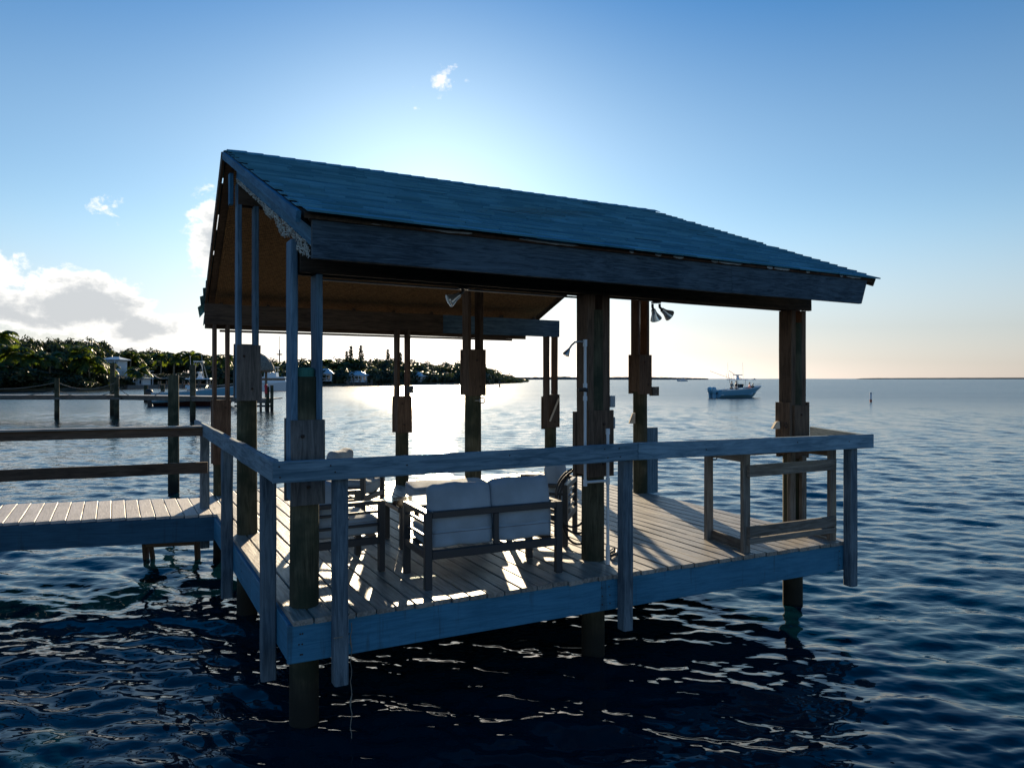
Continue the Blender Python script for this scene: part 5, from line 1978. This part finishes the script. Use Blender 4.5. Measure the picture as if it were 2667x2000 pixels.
# ------------------------------------------------------------------ boats
def boat(name, label, loc, rz, L=7.6, B=2.5, free=(0.85, 1.25), hull=BLUEHULL, engines=2, bottom=None, outriggers=True, cowl=BLUEHULL, s=1.0, tower=False):
    """centre console: +Y of the local frame is the bow"""
    r = empty(name, loc, label, 'boat', rz=rz, local=True)
    ns = 22
    secs = []
    for i in range(ns + 1):
        t = i / ns
        y = -L / 2 + L * t
        b = B / 2 * (1.0 if t < 0.5 else math.cos((t - 0.5) / 0.5 * math.pi / 2) ** 0.62)
        b = max(b, 0.02)
        sh_ = free[0] + (free[1] - free[0]) * t ** 1.8
        kz = -0.30 + (0.34 + (sh_ - 0.1) * 0.9) * max(0, (t - 0.72) / 0.28) ** 2.2
        cz = kz + (sh_ - kz) * (0.36 + 0.12 * t)
        rake = 0.55 * t ** 3
        secs.append([(0, y + rake * 0.1, kz), (b * 0.80 * (1 - 0.35 * t), y + rake * 0.4, cz), (b * 0.97, y + rake * 0.8, cz + (sh_ - cz) * 0.55), (b, y + rake, sh_)])
    mb = MB()
    vs, fs = [], []
    for sc_ in secs:
        vs += [(-x, y, z) for (x, y, z) in sc_[::-1]] + [sc_[1], sc_[2], sc_[3]]
    m_ = 7
    for i in range(ns):
        for j in range(m_ - 1):
            fs.append((i * m_ + j, (i + 1) * m_ + j, (i + 1) * m_ + j + 1, i * m_ + j + 1))
    fs.append(tuple(range(m_)))
    hb = mb.add(vs, fs).build('hull', hull, r, True)
    if bottom:
        vb = [tuple(V(v_) * 1.0) for v_ in vs]
        mbb = MB()
        v3 = []
        for sc_ in secs:
            for (x, y, z) in ((-sc_[1][0] * 1.006, sc_[1][1], sc_[1][2] - 0.02), (0, sc_[0][1], sc_[0][2] - 0.012), (sc_[1][0] * 1.006, sc_[1][1], sc_[1][2] - 0.02)):
                v3.append((x, y, z))
        mbb.add(v3, [(i * 3 + j, (i + 1) * 3 + j, (i + 1) * 3 + j + 1, i * 3 + j + 1) for i in range(ns) for j in range(2)])
        mbb.build('hull_bottom', bottom, hb, True)
    # gunwale and deck
    for sx in (-1, 1):
        pts = [(sx * sc_[3][0], sc_[3][1], sc_[3][2]) for sc_ in secs]
        MB().tube(pts, 0.05, 6).build('gunwale', WHITE, r, True)
    dv_ = []
    for sc_ in secs:
        z = 0.35 if sc_[3][1] < L * 0.22 else 0.60
        dv_ += [(-sc_[3][0] * 0.95, sc_[3][1], z), (sc_[3][0] * 0.95, sc_[3][1], z)]
    MB().add(dv_, [(2 * i, 2 * i + 1, 2 * i + 3, 2 * i + 2) for i in range(ns)]).build('cockpit_floor', WHITE, r)
    MB().box((0, -L / 2 + 0.25, 0.6), (B * 0.9, 0.4, 0.5)).build('transom_seat', WHITE, r)
    # console, leaning post, windscreen
    cb = MB().box((0, 0.3, 0.80), (1.0, 0.9, 0.95), None, (0.92, 0.8)).build('console', WHITE, r)
    MB().box((0, 0.62, 1.50), (0.95, 0.04, 0.5), (-0.35, 0, 0)).build('windscreen', GLASS, cb)
    MB().tube([(0.0, -0.15, 1.22), (0.0, -0.22, 1.18)], 0.16, 12).build('steering_wheel', STEEL, cb)
    MB().box((0, -0.95, 0.72), (1.05, 0.5, 0.75), None, (0.95, 0.9)).build('leaning_seat', WHITE, r)
    # hard top
    hz = 2.35
    tp = MB().box((0, 0.05, hz), (1.75, 2.2, 0.09), None, (0.94, 0.95)).build('hard_top', WHITE, r)
    for sx in (-1, 1):
        for (y0, y1) in ((0.75, 0.85), (-0.25, -0.75)):
            MB().tube([(sx * 0.52, y0, 0.5), (sx * 0.60, (y0 + y1) / 2, 1.5), (sx * 0.68, y1, hz)], 0.028, 7).build('top_leg', STEEL, r, True)
    MB().lathe([(0.28, 0.0), (0.20, 0.18), (0.15, 0.32), (0.22, 0.5)], 12, (0, 0.1, hz + 0.04)).build('radar_pod', WHITE, tp, True)
    MB().box((0, 0.1, hz + 0.60), (1.5, 0.22, 0.10)).build('radar_bar', WHITE, tp)
    if tower:
        for sx in (-1, 1):
            for y in (-0.7, 0.6):
                MB().tube([(sx * 0.75, y, hz), (sx * 0.48, y * 0.4, hz + 1.55)], 0.028, 7).build('tower_leg', STEEL, tp)
        MB().box((0, 0, hz + 1.6), (1.15, 0.75, 0.08)).build('tower_top', WHITE, tp)
    for (x, y) in ((-0.7, -0.8), (0.6, 0.5)):
        MB().tube([(x, y, hz), (x * 1.05, y - 0.15, hz + 2.2)], 0.015, 5).build('antenna', WHITE, tp)
    if outriggers:
        for sx in (-1, 1):
            MB().tube([(sx * 0.85, 0.0, hz + 0.05), (sx * 1.25, -1.5, hz + 0.55), (sx * 1.7, -3.1, hz + 1.1)], 0.024, 6).build('outrigger', STEEL, tp)
    for k in range(4):
        x = (k - 1.5) * 0.4
        MB().tube([(x, -1.1, hz - 0.1), (x, -1.35, hz + 0.75)], 0.014, 5).build('fishing_rod', BLACK, tp)
    # outboards
    for k in range(engines):
        x = (k - (engines - 1) / 2) * 0.72
        en = MB()
        vs, fs = [], []
        prof_ = [(0.0, 0.16, 0.20), (0.10, 0.21, 0.28), (0.34, 0.24, 0.33), (0.60, 0.23, 0.34), (0.76, 0.19, 0.28), (0.84, 0.09, 0.14)]
        for (z, hw, hd_) in prof_:
            for j in range(12):
                a = 2 * math.pi * j / 12
                vs.append((x + hw * math.copysign(abs(math.cos(a)) ** 0.7, math.cos(a)), -L / 2 - 0.42 + hd_ * math.copysign(abs(math.sin(a)) ** 0.7, math.sin(a)) - 0.1 * z, 0.55 + z))
        for i in range(len(prof_) - 1):
            for j in range(12):
                fs.append((i * 12 + j, i * 12 + (j + 1) % 12, (i + 1) * 12 + (j + 1) % 12, (i + 1) * 12 + j))
        fs.append(tuple(range(12))[::-1])
        fs.append(tuple((len(prof_) - 1) * 12 + j for j in range(12)))
        ob = en.add(vs, fs).build('outboard', cowl, r, True)
        MB().box((x, -L / 2 - 0.40, 0.2), (0.18, 0.36, 0.95), None, (1.2, 1.3)).build('outboard_leg', cowl, ob)
        MB().box((x, -L / 2 - 0.12, 0.62), (0.26, 0.3, 0.25)).build('bracket', DARKBOX, ob)
    # bow rail
    pts = [(sx_ * sc_[3][0] * 0.93, sc_[3][1], sc_[3][2] + 0.28) for sx_, sc_ in [(-1, q) for q in secs[13:-1]] + [(1, q) for q in secs[13:-1][::-1]]]
    MB().tube(pts, 0.014, 5).build('bow_rail', STEEL, r)
    r.scale = (s, s, s)
    return r


def inboat(loc, rz, lx, ly, lz):
    return V(loc) + V((lx * math.cos(rz) - ly * math.sin(rz), lx * math.sin(rz) + ly * math.cos(rz), lz))


# blue boat on the right
bl = onz(1926, 1036, 0.0)
bl = V((bl.x, bl.y + 1.0, 0.02))
brz = math.radians(-62)
boat('fishing_boat', 'light blue centre-console fishing boat with twin outboards motoring at right', bl, brz, 7.8, 2.5, (0.95, 1.5))
person(inboat(bl, brz, 0.1, -1.1, 0.36), brz, 'grey', 'person in grey top standing at the boat helm', 'stand', 0.1, 'navy')
person(inboat(bl, brz, -0.75, 0.55, 0.36), brz - 0.3, 'navy', 'person in dark navy clothes standing beside the boat console', 'stand', 0.05, 'black')
person(inboat(bl, brz, 0.35, 1.9, 0.66), brz + 2.6, 'pink', 'person in pink top seated in the boat bow', 'sit', 0.0, 'navy', 1.0)
person(inboat(bl, brz, -0.2, 2.9, 0.66), brz + 1.2, 'black', 'person in black lounging at the tip of the boat bow', 'sit', -0.5, 'black', 0.9)
# moored boat on the left
ml = onz(492, 1057, 0.0)
ml = V((ml.x + 0.4, ml.y + 1.2, 0.12))
mrz = math.radians(-78)
boat('moored_boat', 'white and blue boat with hard top and tower moored beyond the left walkway', ml, mrz, 7.6, 2.4, (1.05, 1.8), BLUEHULL, 1, BOTTOM, False, BLACK, 1.0, tower=True)
person(inboat(ml, mrz, -0.5, -1.0, 0.30), mrz + 1.9, 'pale_blue', 'person in pale blue shirt bending over in the moored boat', 'stand', 0.75, 'navy')
person(inboat(ml, mrz, -0.3, 1.25, 0.30), mrz + 0.4, 'black', 'dark-haired person sitting low ahead of the moored boat console', 'sit', 0.2, 'black')

# white yacht behind the tiki hut
yl = at(722, 1000, 150)
yl.z = 0
yr = math.radians(-86)
yb = empty('motor_yacht', yl, 'white motor yacht berthed behind the tiki hut', 'yacht', rz=yr, local=True)
ns = 14
vs, fs = [], []
for i in range(ns + 1):
    t = i / ns
    y = -6 + 12 * t
    b = 1.9 * (1.0 if t < 0.55 else math.cos((t - 0.55) / 0.45 * math.pi / 2) ** 0.7) + 0.02
    hh_ = 1.4 + 0.9 * t * t
    vs += [(-b, y, hh_), (-b * 0.8, y, -0.2), (b * 0.8, y, -0.2), (b, y, hh_)]
for i in range(ns):
    for j in range(4):
        fs.append((i * 4 + j, (i + 1) * 4 + j, (i + 1) * 4 + (j + 1) % 4, i * 4 + (j + 1) % 4))
fs.append((0, 1, 2, 3))
MB().add(vs, fs).build('hull', WHITE, yb)
MB().box((0, -0.5, 2.2), (2.9, 5.4, 1.3), None, (0.9, 0.85)).build('cabin', WHITE, yb)
MB().box((0, -0.5, 2.35), (2.86, 4.9, 0.5)).build('cabin_window', HDARK, yb)
MB().box((0, -1.2, 3.3), (2.2, 2.6, 0.9), None, (0.9, 0.9)).build('flybridge', WHITE, yb)
MB().box((0, -1.2, 4.9), (2.4, 2.8, 0.1)).build('flybridge_top', WHITE, yb)
for sx in (-1, 1):
    for y in (-2.3, -0.1):
        MB().tube([(sx * 0.9, y, 3.5), (sx * 1.0, y, 4.9)], 0.05, 6).build('top_leg', WHITE, yb)
    MB().tube([(sx * 1.1, -1.0, 3.4), (sx * 2.2, -4.5, 7.2)], 0.05, 5).build('outrigger', WHITE, yb)

# distant boats and markers
for (px, Y, s_, lab) in ((1777, 620.0, 1.0, 'tiny white cabin boat far out before the low island'), (1964, 1500.0, 1.0, 'speck of a boat on the horizon right of the fishing boat')):
    p = at(px, 986, Y)
    r = empty('distant_boat', (p.x, p.y, 0), lab, 'boat', rz=1.3, local=True)
    MB().add([(-1.5, -4.5, 1.2), (1.5, -4.5, 1.2), (1.5, 2, 1.4), (0, 5, 1.8), (-1.5, 2, 1.4), (-1.2, -4.5, -0.2), (1.2, -4.5, -0.2), (1.2, 2, -0.2), (0, 4, -0.2), (-1.2, 2, -0.2)],
             [(0, 1, 2, 3, 4), (0, 5, 6, 1), (1, 6, 7, 2), (2, 7, 8, 3), (3, 8, 9, 4), (4, 9, 5, 0)]).build('hull', WHITE, r)
    MB().box((0, -0.5, 2.2), (2.2, 3.6, 1.8), None, (0.85, 0.8)).build('cabin', WHITE, r)
    MB().box((0, -0.5, 2.3), (2.24, 3.0, 0.6)).build('cabin_window', HDARK, r)
p = onz(2268, 1046, 0)
r = empty('marker_post', p, 'white marker buoy post with red foot standing in the water at right', 'buoy', local=True, rz=0)
MB().lathe([(0.10, -0.5), (0.125, -0.1), (0.125, 0.22)], 12).build('float_collar', paint('orange_red_float', (0.45, 0.12, 0.07), 0.6), r, True)
MB().lathe([(0.115, 0.2), (0.115, 0.95), (0.10, 1.0)], 12).build('tube', WHITE, r, True)
MB().lathe([(0.117, 0.85), (0.117, 0.92)], 12).build('band', BLACK, r, True)
p = onz(1301, 1008, 0)
MB().lathe([(0.3, -0.5), (0.35, 0.0), (0.22, 0.3), (0.16, 1.6), (0.05, 1.8)], 12, p).build('channel_marker', DARKBOX, None, True)
tag(bpy.data.objects['channel_marker'], 'small dark channel marker in open water left of the far right pile', 'buoy')
